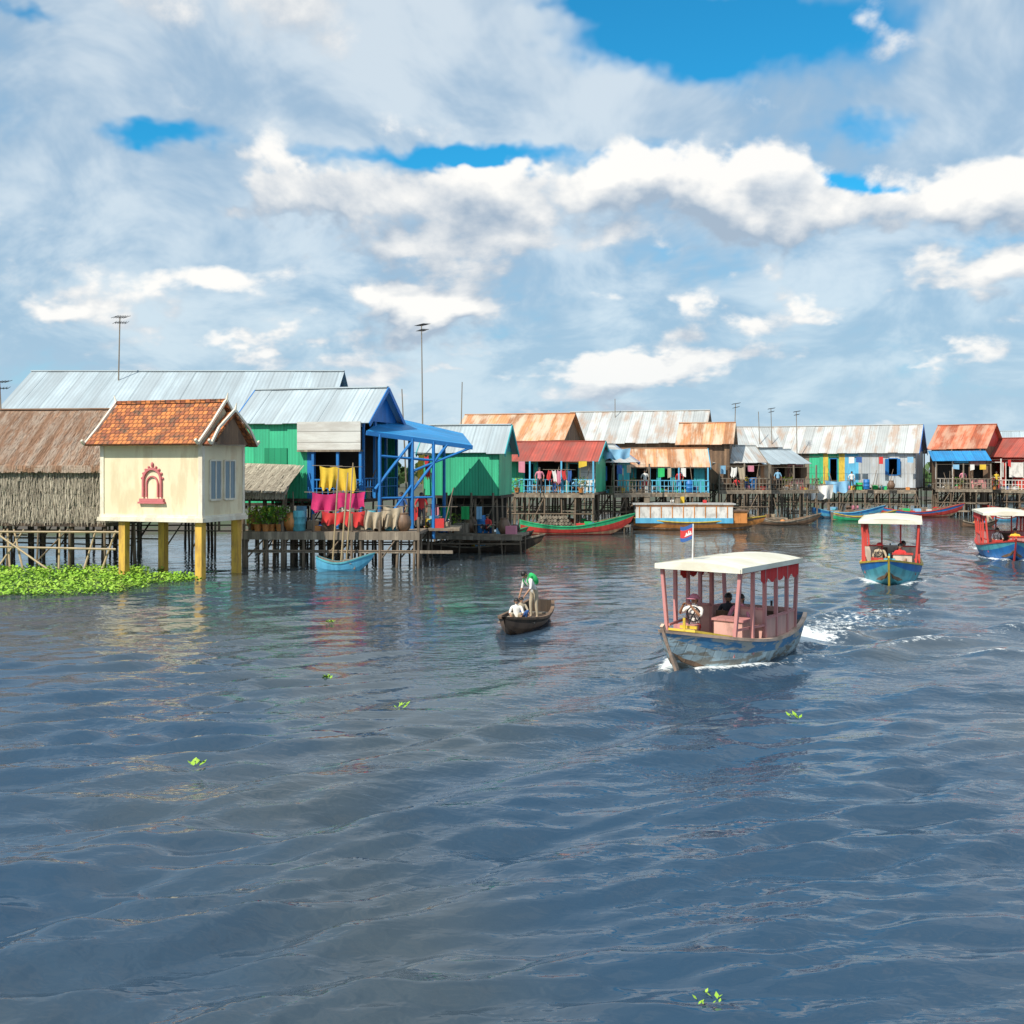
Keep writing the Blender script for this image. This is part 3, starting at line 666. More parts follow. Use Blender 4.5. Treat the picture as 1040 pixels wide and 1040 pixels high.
# --- blue awning
bl=grp('blue_awning',(0,0,0),0); mb=MB()
c=[Vector((XY(372,48.4).x,48.4,Z(438,48.4))),Vector((XY(480,51).x,51,Z(453,51))),Vector((XY(470,56).x,56,Z(440,56))),Vector((XY(392,54).x,54,Z(422,54)))]
mb.slab(c,.05,BLUE_ROOF,[(0,0),(0,5),(5,5),(5,0)]); mb.beam(c[0]-Vector((0,.03,.07)),c[1]-Vector((0,.03,.07)),.05,.2,BLUE); mb.build('roof',bl)
mb=MB()
def lerp(i,j,t): return c[i].lerp(c[j],t)
for (i,j,t) in((0,1,.12),(0,1,.42),(0,1,.62),(3,2,.3),(3,2,.75)):
    p=lerp(i,j,t); mb.cyl((p.x,p.y,PZ-.5),(p.x,p.y,p.z-.05),.085,.08,BLUE)
p=lerp(0,1,.42); q=lerp(0,1,.08); mb.cyl((q.x,q.y,3.4),(p.x,p.y,p.z-.15),.07,.07,BLUE); q2=lerp(0,1,.75); mb.cyl((p.x,p.y,3.3),(q2.x,q2.y,q2.z-.1),.07,.07,BLUE)
q3=lerp(0,1,.98); mb.cyl((p.x,p.y,4.2),(q3.x,q3.y,q3.z-.1),.06,.06,BLUE)
p1=lerp(0,1,.12);p2=lerp(0,1,.62); mb.cyl((p1.x,p1.y,4.9),(p2.x,p2.y,4.7),.06,.06,BLUE); mb.cyl((p1.x,p1.y,PZ),(p.x,p.y,3.6),.06,.06,BLUE); mb.cyl((p1.x,p1.y,3.0),(p2.x,p2.y,3.0),.05,.05,BLUE)
mb.build('posts_and_braces',bl)
mb=MB()
p=XY(392,50); mb.box(p.x,p.x+3.4,49.8,52.5,PZ-.12,PZ-.0,WOODH) ; goods(mb,p.x,p.x+3.3,50,52,PZ,3.0,4,True,.3); mb.build('household_goods',bl)
# --- small green house
hs_=house('small_green_house',(430,57.6),(507,56.8),3.4,Z(503,57.5),Z(458,57.5),Z(433,59.5),GREY_ROOF,GREEN_W,[(430,507,'w',GREEN_W)],gablem=TEAL,trim=TEAL,over=.25,deck=2.2,deckz=1.0,deckx=(425,530),busy=3)
mb=MB(); e,a,th,Wd,lx=hs_
for p in(432,455,480,502): mb.cyl((lx(p),-.3,.9),(lx(p),-.3,Z(500,57.5)),.07,.06,POLE)
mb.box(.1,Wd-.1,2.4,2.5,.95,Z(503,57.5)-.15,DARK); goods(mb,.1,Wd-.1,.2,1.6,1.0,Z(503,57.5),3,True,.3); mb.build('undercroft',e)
house('rust_roof_house',(462,78),(570,76),7,2.6,Z(445,77),Z(421,80),RUST_ROOF,WOOD,[(462,570,'w',WOOD)],over=.5)
hr=house('red_roof_house',(514,73),(605,71.6),4.5,Z(500,72),Z(463,72),Z(449,74),RED_ROOF,GREEN_W,[(514,530,'w',GREEN_W),(530,545,'d',GREEN_W),(545,575,'o',PINKW),(575,590,'d',CREAM),(590,605,'w',WHITE_W)],trim=TEAL,over=1.0,deck=1.8,railm=LBLUE,gablem=GREEN_W,busy=2.5)
mb=MB()
for r in range(5):
    for k in range(13-r):
        x=XY(543,70).x+.2*k+.1*r; mb.cyl((x,69.3+random.uniform(-.1,.1),.35+.19*r),(x+.02,70.6,.35+.19*r),.1,.09,WOODG,8)
for k in range(3): mb.cyl((XY(543,70).x+.2+k*.9,69.7,-1),(XY(543,70).x+.2+k*.9,69.7,.26),.08,.08,POLE)
mb.box(XY(543,70).x-.1,XY(543,70).x+2.6,69.4,70.5,.16,.25,WOODG)
mb.build('stacked_logs')
house('tin_shack',(606,76),(640,78),4,Z(500,77),Z(466,77),Z(452,79),GREY_ROOF2,WOOD,[(606,614,'n',WOOD),(614,628,'o',WOODG),(628,640,'w',TEAL)],trim=BLUE,over=.6,deck=2,railm=WOODG,busy=3)
house('large_metal_roof_house',(572,88),(712,85),8,2.6,Z(447,86),Z(418,90),GREY_ROOF2,WOOD,[(572,712,'w',WOODG)],gablem=WOODD,over=.5)
house('rust_patch_roof_house',(690,84),(741,83),5,2.6,Z(449,83),Z(430,86),RUST_ROOF,WOOD,[(690,741,'w',WOOD)],gablem=WOODG,over=.4)
ht=house('teal_gallery_house',(632,80),(716,79.4),4.0,Z(500,79),Z(470,79),Z(456,81.5),RUST_ROOF,TEAL,[(632,645,'w',TEAL),(645,668,'r',TEAL),(668,684,'d',TEAL),(684,706,'r',TEAL),(706,716,'w',TEAL)],trim=LBLUE,over=.7,deck=1.6,railm=LBLUE,busy=2.4)
house('brown_wooden_hut',(725,84),(772,84.5),4,Z(497,84),Z(466,84),Z(453,86),GREY_ROOF2,WOOD,[(725,740,'n',WOOD),(740,755,'d',WOOD),(755,772,'o',WOOD)],over=.7,deck=1.8,railm=WOODG,trim=WOODG,busy=3)
house('patched_hut',(772,88),(816,90),4,Z(497,89),Z(468,89),Z(457,91),GREY_ROOF,WOOD,[(772,786,'w',RUST_ROOF),(786,800,'d',WOOD),(800,816,'n',PINKW)],over=.7,deck=1.6,railm=WOODG,busy=3)
house('back_hut',(742,100),(790,100),6,2.6,Z(452,100),Z(434,103),GREY_ROOF2,WOOD,[(742,790,'w',WOODD)],over=.5)
hl=house('striped_long_house',(776,104),(930,98),7,Z(495,100),Z(458,101),Z(433,104.5),GREY_ROOF2,GREY_W,[(776,822,'w',WOODG),(822,836,'w',GREEN_W),(836,841,'w',YELP),(841,852,'d',GREEN_W),(852,858,'w',YELP),(858,872,'w',LBLUE),(872,900,'w',GREY_W),(900,914,'n',GREY_W),(914,930,'w',GREY_W)],gablem=BLUE,trim=BLUE,over=.4,deck=2,deckz=Z(497,100),railm=None,busy=2)
house('rustred_roof_house',(946,104),(1000,101),6,Z(495,102),Z(453,102),Z(432,105),RUSTRED_ROOF,WOOD,[(946,960,'n',LBLUE),(960,975,'o',WOOD),(975,990,'d',PINKW),(990,1000,'w',LBLUE)],gablem=REDP,over=.5,deck=2,railm=WOODG,busy=2)
house('blue_porch_house',(950,98),(1002,97),2.2,Z(496,97),Z(467,97),Z(458,98),BLUE_ROOF,WOOD,[(950,968,'r',WHITE),(968,985,'o',LBLUE),(985,1002,'n',PINKW)],over=.5,deck=1.5,railm=WOODG,shed=True,busy=3)
house('red_wall_house',(1003,103),(1080,98),6,Z(497,100),Z(462,100),Z(445,103),RED_ROOF,REDP,[(1003,1020,'n',REDP),(1020,1030,'d',REDP),(1030,1080,'n',REDP)],gablem=REDP,trim=WHITE,over=.5,deck=2.5,railm=WHITE,busy=2)
house('grey_roof_house',(985,120),(1090,116),7,2.6,Z(452,118),Z(438,121),GREY_ROOF,WOOD,[(985,1090,'w',WOODG)],over=.5)
house('wooden_house',(1085,100),(1170,92),6,2.2,5.2,6.9,RUST_ROOF,WOOD,[(1085,1110,'n',WOOD),(1110,1130,'d',WOOD),(1130,1170,'n',WOOD)],over=.6,deck=2,railm=BLUE)
house('wooden_house',(-200,52),(-75,49),6,2.2,5.4,7.4,GREY_ROOF2,WOOD,[(-200,-160,'n',WOOD),(-160,-110,'d',WOOD),(-110,-75,'n',WOOD)],over=.6,deck=2)
for px0,px1,D in((560,640,72),(720,800,82),(800,900,95),(905,985,95)):
    a=XY(px0,D);b=XY(px1,D); mb=MB(); mb.box(a.x,b.x,D,D+1.4,.35,.47,WOODH)
    for i in range(int((b.x-a.x)/1.2)+1): mb.cyl((a.x+i*1.2,D+.1,-1),(a.x+i*1.2+random.uniform(-.1,.1),D+.1,random.uniform(.6,1.3)),.06,.05,POLE,6)
    goods(mb,a.x,b.x,D+.3,D+1.2,.47,2,1.2,False); mb.build('landing_stage')
# ---------------- antennas
def antenna(px,ptop,pbot,D,yagi=True):
    p=XY(px,D); zt=Z(ptop,D);zb=3.0; mb=MB(); lean=random.uniform(-.25,.25)
    mb.cyl((0,0,zb),(lean,0,zt),.05,.03,WOODG,6)
    if yagi:
        for k,(zz,L) in enumerate(((zt-.05,.45),(zt-.35,.32))):
            mb.cyl((lean-.1,-.45,zz),(lean+.2,.45,zz+.1),.018,.018,BLACKP,5)
            for i in range(6):
                t=i/5; cx_=lean-.1+.3*t; cy_=-.45+.9*t; mb.cyl((cx_-L*.6,cy_+.2,zz+.1*t-.03),(cx_+L*.6,cy_-.2,zz+.1*t+.05),.013,.013,BLACKP,4)
    mb.build('tv_antenna',None,(p.x,p.y,0))
for a in((118,322,380,57),(430,330,420,60),(467,388,432,66,False),(745,410,450,86),(773,418,452,100,False),(785,415,452,100),(810,418,455,101),(5,388,420,50),(625,405,447,90,False),(413,395,430,56,False)): antenna(*a)
mb=MB()
for px,D,pt in((336,47,476),(350,46.8,470),(344,46.5,480),(446,56,480)):
    p=XY(px,D); mb.cyl((p.x,p.y,-1),(p.x+random.uniform(-.5,.5),p.y,Z(pt,D)),.045,.03,BAMBOO,6)
mb.build('bamboo_mooring_poles')
# ---------------- laundry
def sheet(name,px0,px1,py0,py1,D,m,amp=.06,rod=True):
    a=XY(px0,D);b=XY(px1,D); z1=Z(py0,D);z0=Z(py1,D); mb=MB(); nx=16;ny=5; ph=random.uniform(0,6)
    def P(i,j):
        u=i/nx;v=j/ny; return (a.x+(b.x-a.x)*u+.05*math.sin(v*3+ph), D+amp*math.sin(u*14+ph)*v, z1-(z1-z0)*v*(1-.16*math.sin(u*9+ph)**2)-.10*math.sin(u*math.pi))
    for i in range(nx):
        for j in range(ny): mb.face([P(i,j),P(i,j+1),P(i+1,j+1),P(i+1,j)],m,None,True)
    if rod: mb.cyl((a.x-.3,D,z1+.01),(b.x+.3,D,z1-.01),.015,.015,WOODG,5)
    mb.build(name,weld=True)
sheet('hanging_cloth',324,341,473,497,48.2,C_Y,.12); sheet('hanging_cloth',342,361,474,500,48.2,C_Y,.12); sheet('hanging_cloth',316,345,500,520,47.8,MAG,.16);sheet('hanging_cloth',344,371,499,516,47.8,MAG,.12); sheet('hanging_cloth',326,350,519,532,47.6,C_R,.12); sheet('hanging_cloth',349,372,518,534,47.6,C_R,.12); sheet('tarpaulin',370,390,518,537,47.4,C_T,.3); sheet('tarpaulin',388,408,514,536,47.6,C_T,.25)
sheet('hanging_cloth',425,431,460,490,50,C_Y,.03); sheet('hanging_cloth',431,436,462,486,50,C_R,.03)
for k,m in enumerate((C_R,C_W,C_P,C_R,C_B)): sheet('laundry',556+k*5,560+k*5,477,487+k%3*2,70,m,.03)
for k,m in enumerate((C_W,C_T)): sheet('laundry',742+k*8,748+k*8,474,484+k%2*3,82,m,.03)
sheet('tarpaulin',818,846,492,507,92,C_W,.5); sheet('tarpaulin',838,862,488,500,94,C_LB,.4); sheet('tarpaulin',612,640,455,466,75,C_LB,.2)
def jar(loc,m,s=1):
    mb=MB(); mb.lathe([(.01,0),(.2,0),(.33,.25),(.34,.45),(.22,.7),(.2,.76),(.24,.8),(.2,.8),(.18,.7),(.01,.65)],m); o=mb.build('water_jar',None,loc,weld=True); o.scale=(s,)*3
def barrel(loc,m):
    mb=MB(); mb.lathe([(.01,0),(.26,0),(.28,.05),(.28,.3),(.295,.32),(.28,.34),(.28,.6),(.295,.62),(.28,.64),(.27,.88),(.25,.9),(.01,.89)],m); mb.build('plastic_barrel',None,loc,weld=True)
LEAF=mk('leaf_green',(.10,.25,.03),(.20,.34,.04),amt=.7,var=.3,ns=(2,2),rough=.6); LEAF2=mk('leaf_yellowgreen',(.36,.44,.03),(.16,.28,.03),amt=.7,var=.3,ns=(2,2),rough=.6)
def plant(loc,s=.6,n=160,m=None):
    mb=MB(); mb.lathe([(.01,0),(.13,0),(.18,.28),(.2,.28),(.2,.31),(.16,.3),(.01,.27)],ORG)
    for i in range(n):
        a=random.uniform(0,6.28); r=s*random.random()**.6; z=.35+random.random()*s*1.1; p=Vector((r*math.cos(a)*.8,r*math.sin(a)*.8,z)); q=Vector((random.uniform(-1,1),random.uniform(-1,1),random.uniform(-.3,.8))).normalized()*.13; t=q.cross(Vector((random.random(),random.random(),1))).normalized()*.04
        mb.face([p-q*.5,p+t,p+q,p-t],m or random.choice((LEAF,LEAF2)))
        if i%12==0: mb.cyl((0,0,.25),p,.012,.008,WOODG,4,False)
    mb.build('potted_plant',None,loc)
for px,off,kind in((262,.4,'p'),(270,.3,'p'),(276,.5,'p'),(284,.4,'p'),(296,.6,'j'),(304,.5,'b'),(258,1.4,'j'),(385,.6,'j'),(396,.9,'b'),(410,.5,'j'),(376,1.6,'b')):
    x,y=pw(px,off); 
    if kind=='p': plant((x,y,PZ),.65,240,LEAF2 if px in(262,276) else LEAF)
    elif kind=='j': jar((x,y,PZ),random.choice((WOOD,BROWNP,ORG)))
    else: barrel((x,y,PZ),random.choice((BLUE,TURQ)))
for px,D,zz,k in((440,55.8,1.0,'j'),(450,56,1.0,'b'),(462,55.8,1.0,'p'),(478,56,1.0,'j'),(490,55.6,1.0,'b'),(512,55,1.0,'j'),(525,71,Z(500,71),'p'),(590,70,Z(500,71),'p'),(640,78.5,Z(500,78.5),'p'),(700,78.2,Z(500,78.5),'b'),(732,83,Z(497,83),'j'),(765,83,Z(497,83),'b'),(800,88,Z(497,88),'p'),(830,98.5,Z(497,98.5),'p'),(880,97,Z(497,97),'b'),(905,96.5,Z(497,97),'j'),(975,96.5,Z(496,97),'p'),(1010,98.5,Z(497,99),'p')):
    p=XY(px,D); l=(p.x,p.y,zz)
    {'p':lambda:plant(l,.6,90),'j':lambda:jar(l,BROWNP),'b':lambda:barrel(l,BLUE)}[k]()
# ---------------- water hyacinth
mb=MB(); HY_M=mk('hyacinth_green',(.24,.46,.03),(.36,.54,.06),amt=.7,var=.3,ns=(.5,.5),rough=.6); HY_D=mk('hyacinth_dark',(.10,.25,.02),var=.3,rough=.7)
def inpatch(X,D):
    edge=-12.9-(.9*math.sin(D*1.3)+.5*math.sin(D*3.1+1))-max(0,(38.8-D))*2.2- max(0,D-44)*1.2
    return X<edge and D>36.2+.4*math.sin(X*1.1)+.3*math.sin(X*2.7)
cnt=0
while cnt<34000:
    X=random.uniform(-34,-12);D=random.uniform(35.5,47)
    if not inpatch(X,D): continue
    if math.sin(X*2.3+D)*math.sin(D*2.9-X)>.55 and random.random()<.75: continue
    cnt+=1
    s=random.uniform(.03,.08); z=.01+random.random()**2*.15+.06*max(0,math.sin(X*1.7)*math.sin(D*2.1)); az=random.uniform(0,6.28); tilt=random.uniform(-.3,1.2)
    fx=Vector((math.cos(az),math.sin(az),math.sin(tilt)*.9))*s; sd=Vector((-math.sin(az),math.cos(az),0))*s*.8; p=Vector((X,D,z))
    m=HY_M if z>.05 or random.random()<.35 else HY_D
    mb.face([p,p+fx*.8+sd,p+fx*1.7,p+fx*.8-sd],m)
mb.build('water_hyacinth')
for px,py in((332,690),(407,720),(335,633),(806,730),(200,778),(718,1018)):
    D=4950/(py-472); p=XY(px,D); mb=MB()
    for i in range(12):
        az=random.uniform(0,6.28); s=random.uniform(.02,.045)*min(1.8,D/12); fx=Vector((math.cos(az),math.sin(az),.7))*s; sd=Vector((-math.sin(az),math.cos(az),0))*s*.6; q=Vector((random.uniform(-.1,.1),random.uniform(-.1,.1),.03))
        mb.face([q,q+fx*.8+sd,q+fx*1.7,q+fx*.8-sd],HY_M)
    mb.build('floating_plant',None,(p.x,p.y,0))
# ---------------- boats
mainb,myaw,mc=tour_boat('tour_boat',(XY(687,22.9)),(-.60,-.80),5.5,1.06,(HULLW,HULLB,GUNW,WOOD),ROOFC,PINKW,PANP,C_R,roof=(-1.45,1.65),rh=2.38,flag=True)
b2,y2,c2=tour_boat('tour_boat',(XY(903,39.6)),(-.35,-.94),8.0,1.15,(TURQ,BLUE,YELP,WOOD),ROOFC,REDP,paint('panel_cream',(.66,.55,.45)),C_R,roof=(-2.6,2.3),rh=2.45,bowplate=TURQ)
b3,y3,c3=tour_boat('tour_boat',(XY(1030,49.5)),(-.3,-.95),8.0,1.15,(BLUE,TURQ,REDP,WOOD),ROOFC,REDP,PINKW,C_R,roof=(-2.6,2.3),rh=2.3,bowplate=REDP)
def on(boat_c,yaw,x,y,z): return (boat_c.x+x*math.cos(yaw)-y*math.sin(yaw),boat_c.y+x*math.sin(yaw)+y*math.cos(yaw),z)
person('woman',on(mc,myaw,.5,.95,.35),myaw,'sit',C_W,C_R,hands=[(-.1,.3,.95),(.14,.32,.98)],scale=.98,headturn=.2,hat=C_P)
person('man',on(mc,myaw,-.35,.35,.40),myaw,'sit',C_P,C_D,scale=.95)
person('woman',on(mc,myaw,.0,-.4,.25),myaw,'sit',C_W,C_B,scale=.95)
person('man',on(mc,myaw,.5,-.8,.25),myaw,'sit',C_D,C_T,scale=.95)
person('man',on(c2,y2,-.35,1.6,.3),y2,'sit',C_R,C_D,scale=.95); person('woman',on(c2,y2,.4,1.5,.3),y2,'sit',C_T,C_D,scale=.95,hat=C_R); person('man',on(c2,y2,-.45,.2,.25),y2,'sit',C_R,C_B)
person('man',on(c3,y3,-.35,1.6,.3),y3,'sit',C_Y,C_D,scale=.95); person('woman',on(c3,y3,.4,1.3,.3),y3,'sit',C_W,C_D,scale=.95)
cD=4950/(640-472); cp=XY(533,cD+.9); ch=Vector((-.25,-.97)).normalized(); cy=math.atan2(-ch.x,ch.y)
e=grp('wooden_canoe',(cp.x,cp.y,0),cy); mb=MB(); hull(mb,4.0,.62,.30,.55,.48,BROWNP,WOODD,WOOD,WOODD,fl=.06,draft=.15); mb.build('hull',e)
mb=MB(); [mb.box(-.5,.5,y-.1,y+.1,.2,.235,WOODG) for y in(-1.1,0,.9)]; mb.build('thwarts',e)
person('man',on(cp,cy,-.1,-.75,.08),cy-.7,'bend',C_W,C_T,hands=[(-.18,.48,.82),(.22,.42,.75)],lean=.65,scale=.90,headturn=.3,pack=C_G)
person('boy',on(cp,cy,.1,.55,.1),cy+.2,'squat',C_W,C_T,scale=.72); person('child',on(cp,cy,.12,-.05,.1),cy+.6,'squat',C_T,C_B,scale=.68)
simple_boat('rowing_boat',322,371,580,mats=(LBLUE,LBLUE,TURQ,WOODG),b=.42,hm=.4,hb=.8,hs=.65)
simple_boat('long_wooden_boat',425,545,560,mats=(WOODD,WOODD,WOODG,WOODD),b=.6,hb=.9,hs=.6,dz=.12)
simple_boat('long_wooden_boat',455,535,553,mats=(WOODD,BROWNP,WOODG,WOODD),b=.6,hb=.8,hs=.6,dz=.1)
simple_boat('long_wooden_boat',528,634,543,mats=(REDP,GRN,GRN,WOOD),b=.8,hm=.6,hb=1.4,hs=1.0,dz=.06)
simple_boat('long_wooden_boat',575,640,538,mats=(BROWNP,REDP,WOODG,WOOD),b=.7,hm=.6,hb=1.1,hs=.9,dz=.06)
simple_boat('rowing_boat',480,530,548,mats=(GRN,BROWNP,GRN,WOOD),b=.55,hm=.35,hb=.8,hs=.6)
fe=simple_boat('ferry_boat',643,770,538,mats=(ORG,BROWNP,YELP,WOOD),b=1.1,hm=.6,hb=1.0,hs=.9,dz=-.03,cargo=False)
mb=MB(); mb.box(-.95,.95,-4.2,2.4,.5,1.65,WHITE); mb.box(-1.05,1.05,-4.4,2.6,1.753,1.85,GREY_ROOF2); mb.box(-.98,.98,-4.22,2.42,.5,.85,LBLUE)
mb.box(-.99,.99,-4.23,2.43,1.652,1.75,ORG)
for k in range(9): mb.box(-.985,.985,-4.0+k*.75,-3.94+k*.75,.852,1.65,ORG)
mb.box(-.8,.8,2.433,3.4,.5,1.3,ORG); mb.box(-.9,.9,2.45,3.5,1.302,1.38,BROWNP)
goods(mb,-.8,.8,-3.5,2,1.855,3,3,False)
mb.build('cabin',fe)
simple_boat('long_wooden_boat',762,828,533,mats=(BROWNP,WOODG,WOODG,WOOD),b=.7,hb=.9,hs=.8)
simple_boat('long_wooden_boat',826,892,526,mats=(LBLUE,BLUE,LBLUE,WOOD),b=.8,hm=.5,hb=1.1,hs=.9)
simple_boat('long_wooden_boat',893,972,525,mats=(REDP,BLUE,REDP,WOOD),b=.9,hm=.5,hb=1.2,hs=.9)
simple_boat('long_wooden_boat',845,905,529,mats=(GRN,WOODG,YELP,WOOD),b=.6,hm=.4,hb=.9,hs=.7)
simple_boat('rowing_boat',976,1010,535,mats=(BROWNP,WOODD,WOODG,WOOD),b=.5,hb=.6,hs=.5)
simple_boat('rowing_boat',1008,1034,529,mats=(LBLUE,REDP,WHITE,WOOD),b=.5,hb=.7,hs=.5)
simple_boat('long_wooden_boat',1000,1090,523,mats=(LBLUE,REDP,REDP,WOOD),b=.9,hm=.5,hb=1.2,hs=.9)
p=XY(992,4950/63); person('man',(p.x,p.y,.1),-1.2,'squat',C_W,C_D); person('woman',(p.x+.8,p.y,.1),-1.2,'squat',C_T,C_D,hat=C_T)
for nm,px,D,z,yw,po,s1,s2 in(('woman',428,50,PZ,3.3,'stand',C_R,C_D),('man',408,50.5,PZ,2.6,'stand',C_B,C_D),('man',452,57.5,1.0,3.0,'squat',C_W,C_B),('woman',548,70.4,Z(500,71),3.1,'stand',C_P,C_D),('child',563,70.4,Z(500,71),3.1,'stand',C_R,C_B),('man',585,70.6,Z(500,71),3.0,'squat',C_LB,C_D),('woman',655,79,Z(500,79),3.1,'stand',C_W,C_R),('man',748,83,Z(497,83),3.1,'squat',C_R,C_D),('man',790,88,Z(497,88),3.1,'stand',C_LB,C_D),('woman',1012,99,Z(497,99),3.1,'stand',C_Y,C_D),('man',865,98,Z(497,98.5),3.1,'stand',C_W,C_D),('woman',690,78.6,Z(500,79),2.7,'stand',C_R,C_B),('woman',978,96.6,Z(496,97),3.1,'stand',C_P,C_D),('child',758,83,Z(497,83),3.4,'stand',C_Y,C_B),('man',495,55.4,1.0,2.8,'squat',C_R,C_D)):
    p=XY(px,D); person(nm,(p.x,p.y,z),yw,po,s1,s2,scale=.65 if nm=='child' else .97)
# ---------------- riverbank + trees behind
mb=MB(); MUD=mk('mud_bank',(.09,.07,.05),(.05,.09,.03),amt=.7,var=.3,ns=(.3,.3))
pts=[(-200,75),(-30,66),(-8,70),(4,92),(20,106),(50,122),(120,118),(260,100)]
for (x0,y0),(x1,y1) in zip(pts[:-1],pts[1:]):
    mb.face([(x0,y0,-.3),(x1,y1,-.3),(x1,y1+8,.7),(x0,y0+8,.7)],MUD); mb.face([(x0,y0+8,.7),(x1,y1+8,.7),(x1*2.2,y1+700,.9),(x0*2.2,y0+700,.9)],MUD)
mb.build('riverbank')
mb=MB(); TL=mk('treeline_leaf',(.045,.10,.025),(.09,.15,.04),amt=.6,var=.4,ns=(.3,.3)); 
for i in range(90):
    X=-200+i*5+random.uniform(-2,2); Y=175+random.uniform(-8,20); hh=random.uniform(2.2,4)
    mb.cyl((X,Y,.5),(X,Y,hh),.25,.1,WOODD,5,False)
    for k in range(70):
        p=Vector((X+random.gauss(0,1.7),Y+random.gauss(0,1.7),hh+random.gauss(0,.9))); q=Vector((random.uniform(-1,1),random.uniform(-1,1),random.uniform(-1,1))).normalized()*.8; t=q.cross(Vector((.3,1,.2))).normalized()*.5
        mb.face([p-q,p+t,p+q,p-t],TL)
mb.build('distant_trees')
# ---------------- water
rows=np.concatenate([[-600,-120,-30,-6],np.geomspace(2.0,170,640),np.geomspace(176,5000,40)])
us=np.linspace(-.78,.78,700); ext=np.geomspace(.8,9,34); us=np.concatenate([-ext[::-1],us,ext])
Dg,Ug=np.meshgrid(rows,us,indexing='ij'); Yg=Dg.copy(); Xg=Ug*(np.abs(Dg)+4)
sp=np.maximum(.0071*np.abs(Dg),.01); core=(np.abs(Ug)<=.8)&(Dg>1.5)
Zg=np.zeros_like(Xg)
def lowf(x,y,seed,sc_):
    r=np.random.RandomState(seed); o=0
    for _ in range(6):
        a=r.uniform(0,6.28); k=sc_*r.uniform(.5,1.8); o=o+np.sin(k*(x*math.cos(a)+y*math.sin(a))+r.uniform(0,6.28))
    return o/6
patch=np.clip(.85+1.3*lowf(Xg,Yg,3,.30)+.9*lowf(Xg,Yg,5,.9),.22,2.0)
calm=1-.45*np.clip((Yg-26)/18,0,1)*np.clip((12-Xg)/10,.25,1)
r=np.random.RandomState(11)
wx=Xg+.25*lowf(Xg,Yg,21,.9); wy=Yg+.25*lowf(Xg,Yg,22,.9)
for i in range(90):
    lam=.22*(7.0)**r.rand(); ang=-math.pi/2+.18+r.normal()*.33; k=2*math.pi/lam
    A_=.0072*lam**.95*r.uniform(.5,1.2)
    fade=np.clip(lam/(sp*3.0)-.6,0,1)
    ph=k*(wx*math.cos(ang)+wy*math.sin(ang))+r.uniform(0,6.28)
    Zg+=A_*fade*np.sin(ph)*patch*calm
def sharp(a): return np.sin(a)+.22*np.sin(2*a+.9)
cr=np.array([6.9,-5.5])/8.82
s=(Xg*cr[0]+Yg*cr[1]); along=(Xg*5.5+Yg*6.9)/8.82
sw=sharp(2*math.pi*(s+.35*np.sin(along*.25))/2.4)*np.exp(-((s+10.5)/3.8)**2)*np.clip(1.15-np.abs(along-12)/20,0,1)
Zg+=.075*sw
cr2=np.array([.25,-.97]); s2=Xg*cr2[0]+Yg*cr2[1]
Zg+=.060*sharp(2*math.pi*(s2+.5*np.sin(Xg*.22))/2.3+.7)*np.clip(1.1-np.abs(s2+13)/11,0,1)*np.clip(.5+.9*lowf(Xg,Yg,9,.3),0,1.3)
foam=np.zeros_like(Xg)
def wake(bx,by,hx,hy,A_,L,lam,LB,fo=1.0):
    global Zg,foam
    l=math.hypot(hx,hy);hx/=l;hy/=l
    s=-((Xg-bx)*hx+(Yg-by)*hy); nn=(Xg-bx)*(-hy)+(Yg-by)*hx; an=np.abs(nn)
    arm=.36*np.maximum(s,0)+.4; on_=(s>-.5)
    g=np.exp(-((an-arm)/(.7+.07*np.maximum(s,0)))**2)*np.exp(-np.maximum(s,0)/L)*on_
    Zg+=A_*g*np.cos(2*math.pi*(an-arm)/lam*.8+.3)
    ins=(an<arm)&(s>LB); Zg+=A_*.5*np.cos(2*math.pi*s/lam)*ins*np.exp(-(s)/L)*np.exp(-(an/arm.clip(.5))**2)
    foam+=fo*(.9*np.exp(-((s-LB-.8)/1.4)**2)*np.exp(-(an/.9)**2)+.62*np.exp(-((s-LB-4)/6.0)**2)*np.exp(-(an/(.8+.08*np.maximum(s,0)))**2)*(s>LB-.5)
     +.95*np.exp(-((an-.35-.30*np.maximum(s,0))/.28)**2)*np.exp(-((s-1.2)/1.6)**2)*(s>0)
     +.50*np.exp(-((an-arm)/.28)**2)*np.exp(-((s-9)/9)**2)*on_)
m0=XY(687,22.9)
wake(m0.x,m0.y,-.6,-.8,.17,22,1.9,5.5); q=XY(903,39.6); wake(q.x,q.y,-.35,-.94,.14,14,2.2,8); q=XY(1030,49.5); wake(q.x,q.y,-.3,-.95,.14,14,2.2,8); wake(cp.x+ch.x*2,cp.y+ch.y*2,ch.x,ch.y,.035,8,1.1,4,0.0)
for px,D,wd,am,fo in((1010,25.5,2.2,.13,.75),(1000,29.5,3.5,.13,.45),(960,33,4,.11,.25),(1040,21.5,3,.12,.2),(960,27,3,.10,.25)):
    q=XY(px,D); dy=(Yg-q.y-(Xg-q.x)*.12); g=np.exp(-((Xg-q.x)/wd)**2); Zg+=am*g*np.exp(-(dy/.55)**2); foam+=fo*np.exp(-((Xg-q.x)/(wd*.6))**2)*np.exp(-(dy/.22)**2)
Zg*=np.clip(1.15-np.abs(Dg)/260,0,1)*core
nr,nc=Xg.shape; co=np.stack([Xg,Yg,Zg],-1).reshape(-1,3).astype(np.float32)
idx=np.arange(nr*nc).reshape(nr,nc); quads=np.stack([idx[:-1,:-1],idx[:-1,1:],idx[1:,1:],idx[1:,:-1]],-1).reshape(-1,4)
me=bpy.data.meshes.new('river_water'); me.vertices.add(len(co)); me.vertices.foreach_set('co',co.ravel())
